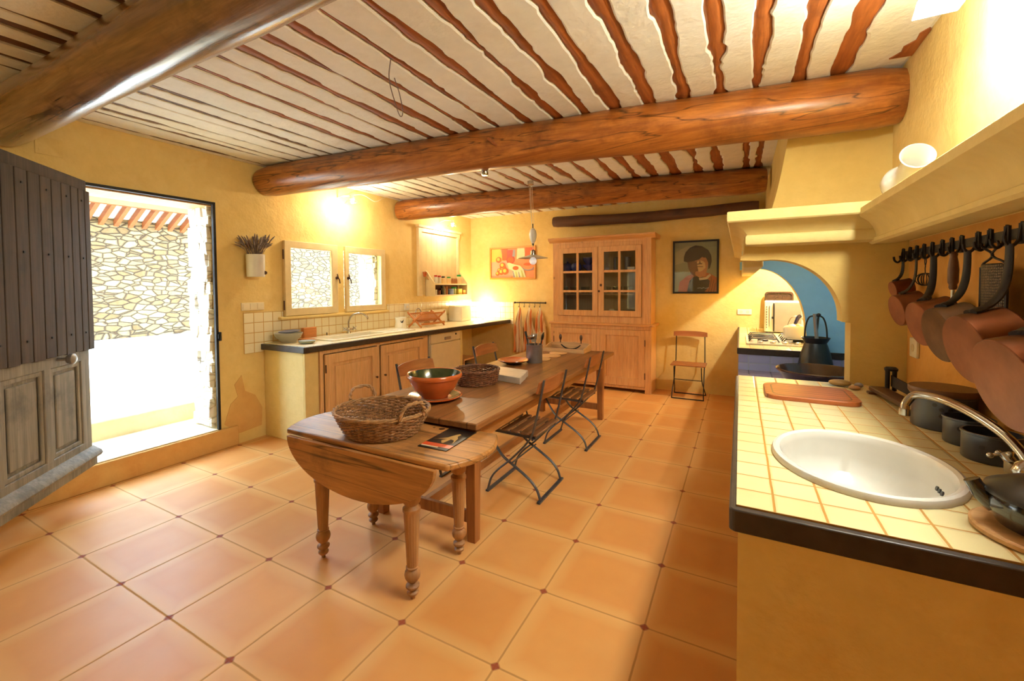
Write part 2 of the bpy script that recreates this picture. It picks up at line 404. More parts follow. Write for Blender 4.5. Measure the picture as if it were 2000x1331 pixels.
m_stone = M_stone('rubble', 6.4, S(116, 90, 54), S(160, 138, 98), S(76, 54, 32), .035, .9)
m_stonej = M_stone('jamb_stone', 6, S(226, 216, 200), S(246, 242, 232), S(200, 184, 156), .03, .5)
m_gravel = M_plain('gravel', S(222, 220, 214), .95, var=.15, scale=30, bump=.6, bscale=40)
m_step = M_plaster('step_stone', S(214, 196, 160), S(230, 216, 186), S(190, 176, 110))
m_rafter = M_wood('rafter_wood', S(140, 74, 32), S(164, 94, 46), 0, 10, .6, .08, bump=.1)
m_lav = M_plain('dried_lavender', S(130, 114, 104), .9, var=.45, scale=60)
m_rust = M_plain('rust_iron', S(80, 52, 38), .7, var=.4, scale=30)
m_cord = M_plain('flex', S(226, 214, 180), .5)
def simple(name, c, r=.5): return M_plain(name, c, r, var=.05)

# ================================================================== THE SETTING
H = 2.73
b = NB(); box(b, -4.6, 1.1, -2.4, 6.9, -.1, 0); struct('floor', b, m_floor)
b = NB(); box(b, -4.65, 1.2, -2.5, 7.0, H+.028, H+.2); struct('ceiling', b, m_ceil)
# left wall with the door and window openings
DY0, DY1, DZ0, DZ1 = 1.285, 2.262, .19, 2.292
b = NB()
HC = H+.028
for y0, y1, z0, z1 in ((-2.5, DY0, 0, HC), (DY0, DY1, 0, DZ0), (DY0, DY1, DZ1, HC), (DY1, 2.95, 0, HC), (2.95, 4.375, 0, 1.225), (2.95, 4.375, 1.985, HC), (4.375, 7.0, 0, HC)): box(b, -4.65, -4.25, y0, y1, z0, z1)
bmesh.ops.remove_doubles(b, verts=b.verts, dist=1e-5)
struct('wall_left', b, m_wall)
b = NB(); box(b, -4.25, 1.2, 6.6, 7.0, 0, HC); struct('wall_back', b, m_wall)
b = NB(); box(b, .8, 1.2, -2.4, 3.2, 1.73, HC); box(b, .8, 1.2, 3.2, 6.6, 0, HC); struct('wall_right', b, m_wall)
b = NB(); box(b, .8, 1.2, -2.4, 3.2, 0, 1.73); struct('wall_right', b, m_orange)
b = NB(); slab_holes(b, rect_rings(-4.25, .8, 0, HC), [rect_rings(-3.3, -1.36, .75, 1.95)], -2.4, -2.25, 'y'); struct('wall_front', b, m_wall)
b = NB(); box(b, -7, 3, -4.6, -4.3, -.1, 3.0); struct('outside_wall', b, m_stone)  # unseen wall added behind the rear window opening, dark to dim its daylight
b = NB(); box(b, -7, 3, -4.3, -2.42, -.1, -.02); struct('court_ground', b, m_step)
# raised threshold of the door, reveal stones, dark metal door frame
b = NB(); box(b, -4.63, -4.245, DY0, DY1, .10, .195); struct('trim_1', b, m_step)
b = NB(); box(b, -4.255, -4.225, 1.0, 2.42, .0, .185); struct('baseboard_left', b, m_wallworn, bevel=.008)
b = NB()
for y0, y1, z0, z1 in ((DY0, DY1, DZ1-.022, DZ1), (DY1-.022, DY1, DZ0, DZ1-.022)): box(b, -4.262, -4.232, y0, y1, z0, z1)
struct('trim_2', b, m_iron)
b = NB(); box(b, -4.62, -4.28, DY0, DY1, DZ1-.034, DZ1-.022); struct('trim_3', b, m_beech)
b = NB(); prism(b, [(2.30, .22), (2.36, .40), (2.43, .46), (2.40, .58), (2.47, .66), (2.50, .50), (2.60, .44), (2.67, .30), (2.66, .12), (2.44, .10)], 'x', -4.253, -4.246); struct('plaster_damage', b, m_wallworn)
def stones(name, y, z0, z1, x0, x1, sgn):
    """rough stones of a reveal"""
    b = NB(); rnd = random.Random(3); z = z0
    while z < z1-.02:
        hgt = min(rnd.uniform(.07, .17), z1-z); x = x0
        while x < x1-.01:
            wd = min(rnd.uniform(.1, .24), x1-x); d = rnd.uniform(.02, .055)
            vs = box(b, x-.004, x+wd+.004, min(y, y+sgn*d), max(y, y+sgn*d), z-.004, z+hgt+.004)
            for v in vs: v.co += Vector((rnd.uniform(-1, 1), 0, rnd.uniform(-1, 1)))*.012+Vector((0, rnd.uniform(-.008, .008), 0))
            x += wd
        z += hgt
    return struct(name, b, m_stonej, bevel=.016, seg=3)
stones('trim_4', DY1+.001, DZ0+.02, DZ1-.03, -4.64, -4.31, -1)
# outside: court ground, steps, rubble wall, lean-to with rafters
b = NB(); prism(b, [(-4.66, -.2), (-4.66, .19), (-4.86, .19), (-4.86, -.2)], 'y', .2, 3.2); struct('trim_5', b, m_step)
b = NB(); prism(b, [(-4.86, -.2), (-4.86, .365), (-6.0, .38), (-6.0, -.2)], 'y', -.5, 9); struct('court_step', b, m_step, bevel=.02)
b = NB(); prism(b, [(-6.16, 0.8), (-5.72, 2.52), (-5.8, 2.62), (-6.3, 2.6), (-6.3, .8)], 'z', .3, .53); struct('court_step', b, m_step, bevel=.03)
b = NB(); prism(b, [(-5.98, .1), (-6.0, .40), (-6.25, .52), (-8.9, .7), (-9.3, .7), (-9.3, .1)], 'y', -3, 12); struct('court_ground', b, m_gravel)
b = NB(); box(b, -9.3, -8.9, -3, 12, .4, 3.2); struct('outside_wall', b, m_stone)
stones('trim_6', 4.374, 1.24, 1.97, -4.64, -4.33, -1)
for i in range(15):
    y = 2.08+i*.19
    b = NB(); bar(b, (-8.98, y, 2.53), (-8.30, y, 2.90), .06, .09); struct('court_rafter', b, m_rafter)
b = NB(); bar(b, (-8.99, 3.4, 2.62), (-8.29, 3.4, 3.0), 3.0, .03); struct('court_roof', b, m_ceil)
b = NB(); box(b, -8.36, -8.26, 1.9, 4.9, 2.78, 2.93); struct('court_eave_beam', b, m_rafter)

# ---- ceiling joists; ragged plaster laps over them, so the wood lies a little higher than the plaster
def edges(x, y0, y1, wd, seed, n):
    rnd = random.Random(seed); rows = []; sl = sr = 0
    for i in range(n+1):
        t = i/n; y = y0+(y1-y0)*t
        if rnd.random() < .38: sl = rnd.uniform(-.013, .009)
        if rnd.random() < .38: sr = rnd.uniform(-.009, .013)
        big = (.85 if x > -1.6 else .72)+(.9 if x > -1.6 else 1.5)*noise.noise((x*3.1, y*1.7, seed*.37))+.35*noise.noise((x*7, y*6, seed))
        h = max(.004, wd/2*max(.12, min(1.5, big)))
        cx = x+.016*noise.noise((x*5, y*.9, seed))
        l, r_ = cx-h+sl*.75, cx+h+sr*.75
        if r_-l < .008: r_ = l+.008
        rows.append((l, r_, y))
    return rows
def ceiling_bay(xs, f0, f1, wf, seed, mat, n):
    E_ = [edges(x, f0(x), f1(x), wf(x), seed+i, n) for i, x in enumerate(xs)]
    wallrow = lambda x: [(x, x, f0(x)+(f1(x)-f0(x))*i/n) for i in range(n+1)]
    for x, rows in zip(xs, E_):
        b = NB(); vs = []
        for l, r_, y in rows: vs.append([b.verts.new(p) for p in ((l-.03, y, H+.026), (l-.004, y, H+.016), (l*.7+r_*.3, y, H+.003), (l*.3+r_*.7, y, H+.003), (r_+.004, y, H+.016), (r_+.03, y, H+.026))])
        for A, C in zip(vs, vs[1:]):
            for k in range(5): b.faces.new((A[k], A[k+1], C[k+1], C[k]))
        struct('ceiling_joist', b, mat(x), smooth=True)
    for L_, R_ in zip([wallrow(-4.25)]+E_, E_+[wallrow(.8)]):
        b = NB(); vs = []
        for (l0, r0, y0), (l1, r1, y1) in zip(L_, R_):
            vs.append([b.verts.new(p) for p in ((r0, y0, H+.028), (r0, y0, H+.003), (r0*.94+l1*.06, y0*.94+y1*.06, H-.002), (r0*.06+l1*.94, y0*.06+y1*.94, H-.002), (l1, y1, H+.003), (l1, y1, H+.028))])
        for A, C in zip(vs, vs[1:]):
            for k in range(5): b.faces.new((A[k], A[k+1], C[k+1], C[k]))
        struct('ceiling_plaster', b, m_ceil)
JA = [-3.56, -3.41, -3.19, -2.975, -2.838, -2.561, -2.345]+[-2.13+.215*i for i in range(14)]
JB = [-4.162, -3.924, -3.819, -3.653, -3.451, -3.315, -3.131, -2.88, -2.661, -2.448, -2.257, -2.044, -1.847, -1.649, -1.414, -1.184, -.979, -.772, -.547, -.331, -.119, .079, .296, .488]
JC = [-4.17, -3.951, -3.787, -3.581, -3.394, -3.251, -3.077, -2.892, -2.688, -2.513, -2.296, -2.076, -1.907, -1.707, -1.476, -1.244, -1.04, -.854, -.633, -.409, -.211, .038, .15]
JD = [x+.03 for x in JC[:-2]]
by2 = lambda x: 2.74+(x+4.25)*.113
by3 = lambda x: 4.74+(x+4.25)*.128
def wj(x): return .030 if x < -3.0 else (.042 if x < -2.3 else (.062 if x < -1.3 else .08))
jm = lambda x: m_joistdark if x < -2.9 else m_joist
ceiling_bay(JA, lambda x: -2.25, lambda x: .96, lambda x: .095, 100, lambda x: m_joistdark, 60)
ceiling_bay(JB, lambda x: .96, by2, wj, 200, jm, 62)
ceiling_bay(JC, by2, by3, lambda x: wj(x)*1.1, 300, jm, 60)
ceiling_bay(JD, by3, lambda x: 6.6, lambda x: wj(x)*1.1, 400, jm, 50)

# ---- log beams
def log(name, p, q, r0, r1, mat, label, seed, n=44, bow=.02, knot=1.0, zs=1.0):
    p, q = Vector(p), Vector(q); b = NB(); rings = []; seg = 28
    d = (q-p).normalized(); s = Vector((0, 0, 1)).cross(d).normalized(); u = d.cross(s)
    for i in range(n+1):
        t = i/n; c = p.lerp(q, t)+u*bow*math.sin(PI*t)+s*.02*noise.noise((t*3, seed, 1))
        r = r0+(r1-r0)*t
        rg = []
        for k in range(seg):
            a = 2*PI*k/seg
            rr = r*(1+.07*knot*noise.noise((math.cos(a)*1.3+seed, math.sin(a)*1.3, t*7))+.025*noise.noise((math.cos(a)*4, math.sin(a)*4+seed, t*16)))
            if i == 0 or i == n: rr *= .9
            rg.append(b.verts.new(c+(s*math.cos(a)+u*math.sin(a)*zs)*rr))
        rings.append(rg)
    for A, C in zip(rings, rings[1:]):
        for k in range(seg): b.faces.new((A[k], A[(k+1) % seg], C[(k+1) % seg], C[k]))
    b.faces.new(rings[0][::-1]); b.faces.new(rings[-1])
    o = solo(name, b, mat, label, 'beam', (p+q)/2, smooth=True)
    return o
log('ceiling_beam', (-4.24, .955, 2.578), (.79, 1.03, 2.60), .15, .13, m_beamdark, 'weathered grey brown log beam with shiny bare streaks, nearest the camera above the open door', 1)
log('ceiling_beam', (-4.24, 2.75, 2.578), (.79, 3.31, 2.572), .148, .165, m_beam, 'long varnished orange log beam across the middle of the ceiling', 2)
log('ceiling_beam', (-4.24, 4.74, 2.585), (.22, 5.31, 2.59), .143, .135, m_beam, 'varnished log beam running behind the pendant lamp into the chimney hood', 3)
log('ceiling_beam', (-2.6, 6.46, 2.52), (.2, 6.46, 2.515), .083, .066, m_beamold, 'short dark gnarled log against the back wall above the pine dresser', 4, bow=-.03, knot=2.2)

# ---- chimney hood over the hearth and stove
b = NB()
def breast(z): return .14+.13*min(1, max(0, (z-1.93)/.55))**.6
pz = [1.90+.04*i for i in range(21)]
prism(b, [(breast(z), z) for z in pz]+[(breast(H), H)]+[(.8, H), (.8, 1.90)], 'y', 3.45, 3.55)
prism(b, [(breast(z), z) for z in pz]+[(breast(H), H)]+[(breast(H)+.06, H)]+[(breast(z)+.06, z) for z in pz[::-1]], 'y', 3.55, 6.6)
hood = struct('chimney_hood', b, m_hood_dim, smooth=True)
PROF = [(0, 1.93), (.215, 1.935), (.222, 1.93), (.222, 1.878), (.215, 1.87), (.19, 1.866), (.165, 1.855), (.14, 1.835), (.122, 1.81), (.115, 1.80), (.122, 1.795), (.125, 1.785), (.125, 1.752), (.118, 1.742), (.03, 1.735), (0, 1.735)]
b = NB(); cols = []
for P in (lambda d, z: (.79, 3.13-d, z), lambda d, z: (.15-d, 3.13-d, z), lambda d, z: (.15-d, 6.6, z)):
    cols.append([b.verts.new(P(d, z)) for d, z in PROF])
for A, C in zip(cols, cols[1:]):
    for k in range(len(PROF)): b.faces.new((A[k], A[(k+1) % len(PROF)], C[(k+1) % len(PROF)], C[k]))
for c in (cols[0], cols[-1]): b.faces.new(c)
box(b, .10, .8, 3.12, 3.46, 1.80, 1.929); box(b, .10, .22, 3.46, 6.6, 1.80, 1.929)
struct('mantel', b, m_hood, hood, smooth=True)
# arches
def arc(cx, cz, rx, rz, a0, a1, n=18): return [(cx+rx*math.cos(a0+(a1-a0)*k/n), cz+rz*math.sin(a0+(a1-a0)*k/n)) for k in range(n+1)]
b = NB(); prism(b, [(.02, 1.80), (.02, 1.69), (.0, 1.68), (.0, 1.655), (.09, 1.65)]+arc(.16, 1.30, .355, .355, PI/2, 0)+[(.515, 1.285), (.555, 1.28), (.555, .0), (.8, .0), (.8, 1.80)], 'y', 3.12, 3.27)
struct('arch', b, m_hood_dim, hood, smooth=True)
b = NB(); prism(b, [(.01, 1.80), (.01, 1.72), (-.005, 1.70), (-.005, 1.635), (.125, 1.64)]+arc(.125, 1.13, .36, .515, PI/2, .1)+[(.50, .935), (.8, .935), (.8, 1.95), (.16, 1.95), (.16, 1.80)], 'y', 4.405, 4.55)
o = struct('arch', b, [m_hood, m_blue], hood, smooth=True)
for p in o.data.polygons:
    if p.normal.y < -.9: p.material_index = 1
b = NB(); box(b, .012, .13, 3.27, 6.6, 1.615, 1.80); struct('lintel', b, m_hood, hood, bevel=.01)
b = NB(); box(b, .785, .799, 3.27, 4.405, .75, 1.95); struct('lining', b, m_blue, hood)
# moulded shelf along the right wall
PR2 = [(0, 1.905), (.24, 1.908), (.25, 1.90), (.25, 1.868), (.243, 1.86), (.225, 1.852), (.20, 1.835), (.18, 1.81), (.17, 1.785), (.165, 1.765), (.165, 1.755), (.172, 1.75), (.172, 1.732), (.16, 1.722), (.06, 1.725), (0, 1.735)]
b = NB(); prism(b, [(.80-d, z) for d, z in PR2], 'y', -2.2, 3.115); struct('wall_shelf', b, m_hood, smooth=True)
# broken plaster with bare wood at the end of the beam
b = NB(); rnd = random.Random(5)
prism(b, [(.70, 3.12), (.735, 3.06), (.73, 3.0), (.765, 2.95), (.76, 2.88), (.785, 2.84), (.797, 2.86), (.797, 3.13)], 'z', H-.008, H+.01); struct('plaster_damage', b, m_joist)

# ---- right-hand masonry, one height for the tiled top, a step down at the hearth
b = NB()
box(b, .0, .8, 1.215, 1.30, 0, .89); box(b, .0, .08, 1.30, 6.6, 0, .744); box(b, .0, .08, 1.30, 3.05, .744, .89)
box(b, .08, .8, 2.98, 3.05, 0, .744); box(b, .08, .8, 4.47, 4.55, 0, .744)
struct('counter_base', b, m_wall)
t = thing('tiled_worktop', 'cream tiled worktop with a dark rim on the right, holding the oval sink', 'worktop', (.4, 2.1, .89))
SK = (.33, 1.70)
b = NB(); slab_holes(b, [(-.004, 1.236), (.799, 1.236), (.799, 3.05), (-.004, 3.05)], [ell(*SK, .205, .262)], .892, .942)
obj('tile_top', b, m_ctile, t)
b = NB(); prism(b, [(-.02, 1.222), (-.01, 1.212), (.799, 1.212), (.799, 1.236), (-.004, 1.236), (-.004, 3.05), (-.02, 3.05)], 'z', .882, .939)
obj('rim', b, m_edge, t, bevel=.004)
# hearth
t = thing('hearth', 'low hearth slab of dull blue tiles under the chimney hood', 'hearth', (.4, 3.7, .74))
b = NB(); box(b, -.01, .784, 3.051, 4.398, .70, .747); obj('tile_top', b, m_bltile, t)
b = NB(); box(b, -.01, .784, 4.398, 4.404, .748, .886); riser_bm = b
t = thing('tiled_worktop', 'cream tiled worktop with a dark front rim beneath the white gas hob', 'worktop', (.4, 5.5, .89))
obj('riser', riser_bm, m_bltile_v, t, label='row of blue upright tiles')
b = NB(); box(b, -.004, .799, 4.41, 6.599, .90, .942); box(b, .09, .799, 4.56, 6.599, .80, .90); obj('tile_top', b, m_ctile, t)
b = NB(); box(b, -.02, .499, 4.39, 4.41, .888, .942); box(b, .50, .784, 4.39, 4.404, .888, .942); box(b, -.02, -.004, 4.41, 6.599, .888, .942); obj('rim', b, m_edge, t, bevel=.003)

# ---- door: old two-part plank door standing open
door = thing('door_1', 'old weathered door standing open, plank upper half over a panelled lower half', 'door', (-4.13, 1.295, 0), math.atan2(-.66, .69), kind='structure')
DMI = W[door.name].inverted()
def dpart(name, b, mat, par=door, **kw): b.transform(DMI); return obj(name, b, mat, par, **kw)
# local: x along the leaf from the hinge, +y towards the visible face
b = NB(); box(b, 0, .95, -.05, 0, .24, 1.12)
for x0, x1 in ((0, .10), (.40, .47), (.80, .95)): box(b, x0, x1, 0, .022, .24, 1.12)
for z0, z1 in ((.24, .42), (1.0, 1.12)): box(b, 0, .95, 0, .0225, z0, z1)
low = dpart('lower_leaf', b, m_doorlow, bevel=.006)
for x0, x1 in ((.10, .40), (.47, .80)):
    b = NB(); slab_holes(b, [(x0, .42), (x1, .42), (x1, 1.0), (x0, 1.0)], [[(x0+.03, .45), (x1-.03, .45), (x1-.03, .97), (x0+.03, .97)]], .0, .016, 'y'); box(b, x0+.05, x1-.05, 0, .012, .47, .95)
    dpart('panel', b, m_doorlow, low, bevel=.006)
b = NB(); prism(b, [(.022, .30), (.07, .30), (.078, .315), (.07, .335), (.05, .35), (.022, .37)], 'x', -.01, .96); box(b, -.005, .955, .022, .045, .235, .30); dpart('drip_rail', b, m_doorlow, low, smooth=True)
b = NB(); lathe(b, [(0, 0), (.011, 0), (.011, .05), (.028, .055), (.036, .07), (.034, .085), (.02, .095), (0, .097)], (.34, .022, 1.05), 20, Matrix.Rotation(-PI/2, 4, 'X')); dpart('knob', b, m_galv, low, smooth=True, label='round pale metal knob')
b = NB(); box(b, 0, .95, -.05, .01, 1.12, 2.27)
up = dpart('upper_leaf', b, m_doorup, bevel=.004)
edges = [-.02, .045, .115, .195, .29, .385, .485, .59, .69, .79, .88, .955]
for x0, x1 in zip(edges, edges[1:]):
    b = NB(); box(b, x0+.003, x1-.003, .01, .048, 1.075+random.uniform(-.006, .006), 2.2); dpart('plank', b, m_doorup, up, bevel=.004)
b = NB(); box(b, -.005, .955, .01, .035, 2.2, 2.275); dpart('top_rail', b, m_doorup, up, bevel=.003)
b = NB()
for x in (.08, .24, .43, .64, .84):
    for z in (1.2, 1.72, 2.12): cbox(b, (x, .05, z), (.012, .008, .012))
dpart('nails', b, m_iron, up)
b = NB(); box(b, -4.245, -4.21, 2.262, 2.275, 1.02, 1.10); box(b, -4.225, -4.215, 2.25, 2.262, 1.04, 1.08)
solo('door_catch', b, m_black, 'small black door catch on the right jamb of the open doorway', 'catch', (-4.23, 2.265, 1.06))
b = NB(); box(b, -4.249, -4.243, 1.11, 1.25, 2.44, 2.56)
for y, z in ((1.13, 2.47), (1.23, 2.54), (1.13, 2.54), (1.23, 2.47)): cbox(b, (-4.242, y, z), (.004, .01, .01))
solo('wall_plate', b, m_wall, 'ochre painted blanking plate screwed on the wall above the door leaf', 'plate', (-4.246, 1.18, 2.5))

# ---- window: fixed frame, two casements
win = thing('window_1', 'pair of cream painted casements over the left sink', 'window', (-4.25, 3.66, 1.2), kind='structure')
b = NB(); slab_holes(b, rect_rings(2.93, 4.395, 1.20, 2.005), [rect_rings(2.975, 3.60, 1.25, 1.96), rect_rings(3.73, 4.35, 1.25, 1.96)], -4.30, -4.245, 'x'); obj('window_frame', b, m_wall, win)
b = NB(); box(b, -4.30, -4.19, 2.86, 4.45, 1.172, 1.2); obj('window_sill', b, m_wall, win, bevel=.006)
for y0, y1, hy in ((2.925, 3.612, 1), (3.732, 4.40, -1)):
    b = NB(); slab_holes(b, rect_rings(y0, y1, 1.206, 2.008), [rect_rings(y0+.072, y1-.085, 1.287, 1.932)] if hy > 0 else [rect_rings(y0+.05, y1-.075, 1.28, 1.924)], -4.243, -4.205, 'x')
    cs = obj('casement', b, m_frame, win, bevel=.005)
    b = NB(); box(b, -4.228, -4.224, y0+.04, y1-.06, 1.27, 1.94); obj('pane', b, m_glass, cs)
    yh = y1-.022 if hy > 0 else y0+.03
    b = NB(); lathe(b, [(0, 0), (.018, .0), (.018, .008), (.008, .012), (.008, .03), (0, .03)], (-4.205, yh, 1.62), 12, Matrix.Rotation(PI/2, 4, 'Y')); tube(b, [(-4.178, yh, 1.62), (-4.172, yh+.012, 1.60), (-4.172, yh+.02, 1.555)], .007, 8); tube(b, [(-4.178, yh, 1.62), (-4.175, yh-.01, 1.65), (-4.178, yh-.012, 1.665)], .007, 8)
    obj('handle', b, m_rust, cs, smooth=True, label='dark iron espagnolette handle')
    yq = y0-.003 if hy > 0 else y1+.003
    for z in (1.32, 1.86):
        b = NB(); tube(b, [(-4.225, yq, z-.05), (-4.225, yq, z+.05)], .008, 8); obj('hinge', b, m_rust, cs)

# ---- wall tiles
b = NB(); prism(b, [(2.50, .86), (2.72, .86), (2.72, .945), (6.6, .945), (6.6, 1.275), (4.46, 1.275), (4.46, 1.165), (2.92, 1.165), (2.92, 1.265), (2.50, 1.265)], 'x', -4.262, -4.243)
prop(struct('splashback_left', b, m_wtile), None)
b = NB(); box(b, -4.24, -3.40, 6.592, 6.605, .86, 1.24); struct('splashback_back', b, m_btile_back)

# ================================================================== FURNITURE
# ---- long dining table
TZ = .75
t = thing('dining_table', 'long dark wooden farmhouse table with straight legs down the middle of the kitchen', 'table', (-1.73, 3.45, 0))
b = NB(); box(b, -2.185, -1.255, 1.99, 4.93, .712, TZ); obj('tabletop', b, m_table, t, bevel=.007)
b = NB()
def scallop(y0, y1, z0, z1):
    n = 40; lo = []
    for i in range(n+1):
        u = i/n; lo.append((y0+(y1-y0)*u, z0+(.012*abs(math.sin(u*PI*7)) if .36 < u < .5 else 0)+(.025*math.sin(PI*min(1, max(0, (u-.06)/.88)))**.3)))
    return lo+[(y1, z1), (y0, z1)]
prism(b, scallop(2.08, 4.84, .585, .712), 'x', -1.365, -1.34); prism(b, scallop(2.08, 4.84, .585, .712), 'x', -2.12, -2.095)
box(b, -2.10, -1.36, 2.075, 2.10, .60, .712); box(b, -2.10, -1.36, 4.82, 4.845, .60, .712)
obj('apron', b, m_tableap, t, bevel=.003)
for x in (-2.085, -1.372):
    for y in (2.13, 4.79):
        b = NB(); prism(b, [(x-.028, y-.028), (x+.028, y-.028), (x+.028, y+.028), (x-.028, y+.028)], 'z', 0, .712)
        for v in b.verts:
            if v.co.z > .5: v.co.x = x+(v.co.x-x)*1.35; v.co.y = y+(v.co.y-y)*1.35
        obj('leg', b, m_tableleg, t, bevel=.004)
for y in (2.13, 4.79):
    b = NB(); box(b, -2.06, -1.397, y-.014, y+.014, .105, .175); obj('stretcher', b, m_tableleg, t, bevel=.003)
b = NB(); box(b, -1.755, -1.715, 2.144, 4.776, .105, .17); obj('stretcher', b, m_tableap, t, bevel=.003)

# ---- gateleg table
GZ = .70
t = thing('gateleg_table', 'small pine drop-leaf table on turned legs in front of the long table', 'table', (-1.71, 1.79, 0))
def ovx(y): return .545+.10*(1-((y-1.80)/.26)**2)
top = [(-1.715+ovx(y), y) for y in [1.565+.475*i/12 for i in range(13)]]
top += [(-1.715-ovx(y)+.01, y) for y in [2.04-.475*i/12 for i in range(13)]]
b = NB(); prism(b, top, 'z', .668, GZ); obj('tabletop', b, m_gate, t, bevel=.01, seg=3)
def leaf(y0, y1, name='drop_leaf'):
    b = NB(); P = [(-1.715+.515*math.cos(a)*1.0, .672+.245*math.sin(a)) for a in [PI+PI*i/30 for i in range(31)]]
    prism(b, P, 'y', y0, y1); return obj(name, b, m_gate, t, bevel=.004)
leaf(1.538, 1.561); leaf(2.042, 2.062)
b = NB(); box(b, -2.06, -1.36, 1.575, 1.60, .565, .668); box(b, -2.06, -1.36, 1.99, 2.015, .565, .668)
box(b, -2.055, -2.03, 1.60, 1.99, .565, .668); box(b, -1.39, -1.365, 1.60, 1.99, .565, .668); obj('apron', b, m_tableap, t)
LP = [(0, 0), (.011, .0), (.011, .026), (.020, .03), (.027, .042), (.028, .055), (.022, .068), (.015, .074), (.015, .08), (.028, .088), (.033, .10), (.033, .112), (.026, .124), (.016, .132), (.016, .138), (.026, .150), (.036, .175), (.039, .20), (.036, .225), (.027, .245), (.024, .25), (.031, .255), (.031, .265), (.0265, .27), (.0275, .28), (.0385, .475), (.038, .485), (.043, .49), (.043, .50), (.036, .505), (.030, .512), (.041, .522), (.045, .54), (.041, .558), (.029, .572), (.027, .578), (.036, .59), (.043, .61), (.044, .635), (.038, .655), (.038, .668), (0, .668)]
LP = [(r, z*.6 if z < .27 else (.162+(z-.27)*1.22 if z < .475 else .412+(z-.475)*1.3264)) for r, z in LP]
for x, y in ((-2.03, 1.608), (-1.375, 1.59), (-1.375, 1.985), (-2.03, 1.985)):
    b = NB(); vs = lathe(b, LP, (x, y, 0), 64)
    for v in vs:                                                     # fluted shaft
        if .166 < v.co.z < .415:
            a = math.atan2(v.co.y-y, v.co.x-x); q = 1-.075*(.5+.5*math.cos(a*16)); v.co.x = x+(v.co.x-x)*q; v.co.y = y+(v.co.y-y)*q
    obj('leg', b, m_gateleg, t, smooth=True)
for k, (x, y, r) in enumerate(((-1.47, 1.965, .018), (-1.525, 1.965, .008), (-1.29, 1.965, .008))):
    b = NB(); lathe(b, [(0, GZ+.0006), (r, GZ+.0006), (r, GZ+.001), (0, GZ+.001)], (x, y, 0), 16); obj('scorch_mark', b, m_boarddark, t)

# ---- folding bistro chairs
def chair(loc, rotz, label, group, seat='slat', back=None, dark=None):
    t = thing('folding_chair', label, 'chair', loc, rotz, group)
    L = dict(local=True)
    ir = m_chairiron
    hw = .215
    for s in (-1, 1):
        y = s*hw
        b = NB(); tube(b, spline([(-.248, y, .862), (-.222, y, .74), (-.165, y, .50), (-.12, y, .415), (-.045, y, .33), (.03, y, .255), (.12, y, .175), (.175, y, .105), (.205, y, .012)], 6), .0135, 8, flat=.55)
        obj('leg', b, ir, t, smooth=True, **L)
        b = NB(); y2 = s*(hw-.022); tube(b, spline([(.225, y2, .452), (.20, y2, .435), (.15, y2, .35), (.09, y2, .275), (.0, y2, .22), (-.12, y2, .145), (-.18, y2, .08), (-.205, y2, .012)], 6), .0135, 8, flat=.55)
        obj('leg', b, ir, t, smooth=True, **L)
    for x in (.205, -.205):
        b = NB(); box(b, x-.012, x+.012, -hw-.012, hw+.012, 0, .013); obj('foot_bar', b, ir, t, **L)
    b = NB()
    for s in (-1, 1): bar(b, (-.17, s*(hw-.028), .443), (.235, s*(hw-.028), .455), .012, .02)
    tube(b, [(-.155, -hw, .435), (-.155, hw, .435)], .007, 8); tube(b, [(.012, -hw, .24), (.012, hw, .24)], .006, 8)
    obj('seat_frame', b, ir, t, **L)
    n = 6
    for i in range(n):
        x = -.155+.37*i/(n-1)
        b = NB(); box(b, x-.027, x+.027, -.205, .205, .456+.002*i, .471+.002*i); obj('seat_slat', b, m_slat if seat == 'slat' else m_beech, t, bevel=.004, **L)
    b = NB(); m = 14; rows = []
    for i in range(m+1):
        y = -.228+.456*i/m; cx = -.222-.035*math.cos(PI*(i/m-.5)*.9)+.024
        top = .86-.018*abs(2*i/m-1)**3; bot = .752+.012*abs(2*i/m-1)**3
        rows.append([b.verts.new(p) for p in ((cx, y, bot), (cx-.024, y, top), (cx-.008, y, top+.004), (cx+.016, y, bot))])
    for A, C in zip(rows, rows[1:]):
        for k in range(4): b.faces.new((A[k], A[(k+1) % 4], C[(k+1) % 4], C[k]))
    b.faces.new(rows[0][::-1]); b.faces.new(rows[-1])
    obj('backrest', b, back or m_chairback, t, bevel=.003, **L)
    return t
CG = None
c1 = chair((-1.412, 2.925, 0), PI, 'slatted folding chair on the right of the long table, nearest to the drop-leaf table', CG)
dup(c1, (-1.425, 4.01, 0), PI, 'slatted folding chair at the far right corner of the long table')
dup(c1, (-2.27, 2.96, 0), 0, 'folding chair behind the long table, its wooden backrest above the terracotta bowl')
dup(c1, (-2.27, 4.15, 0), 0, 'folding chair behind the long table, backrest in front of the dishwasher gap')
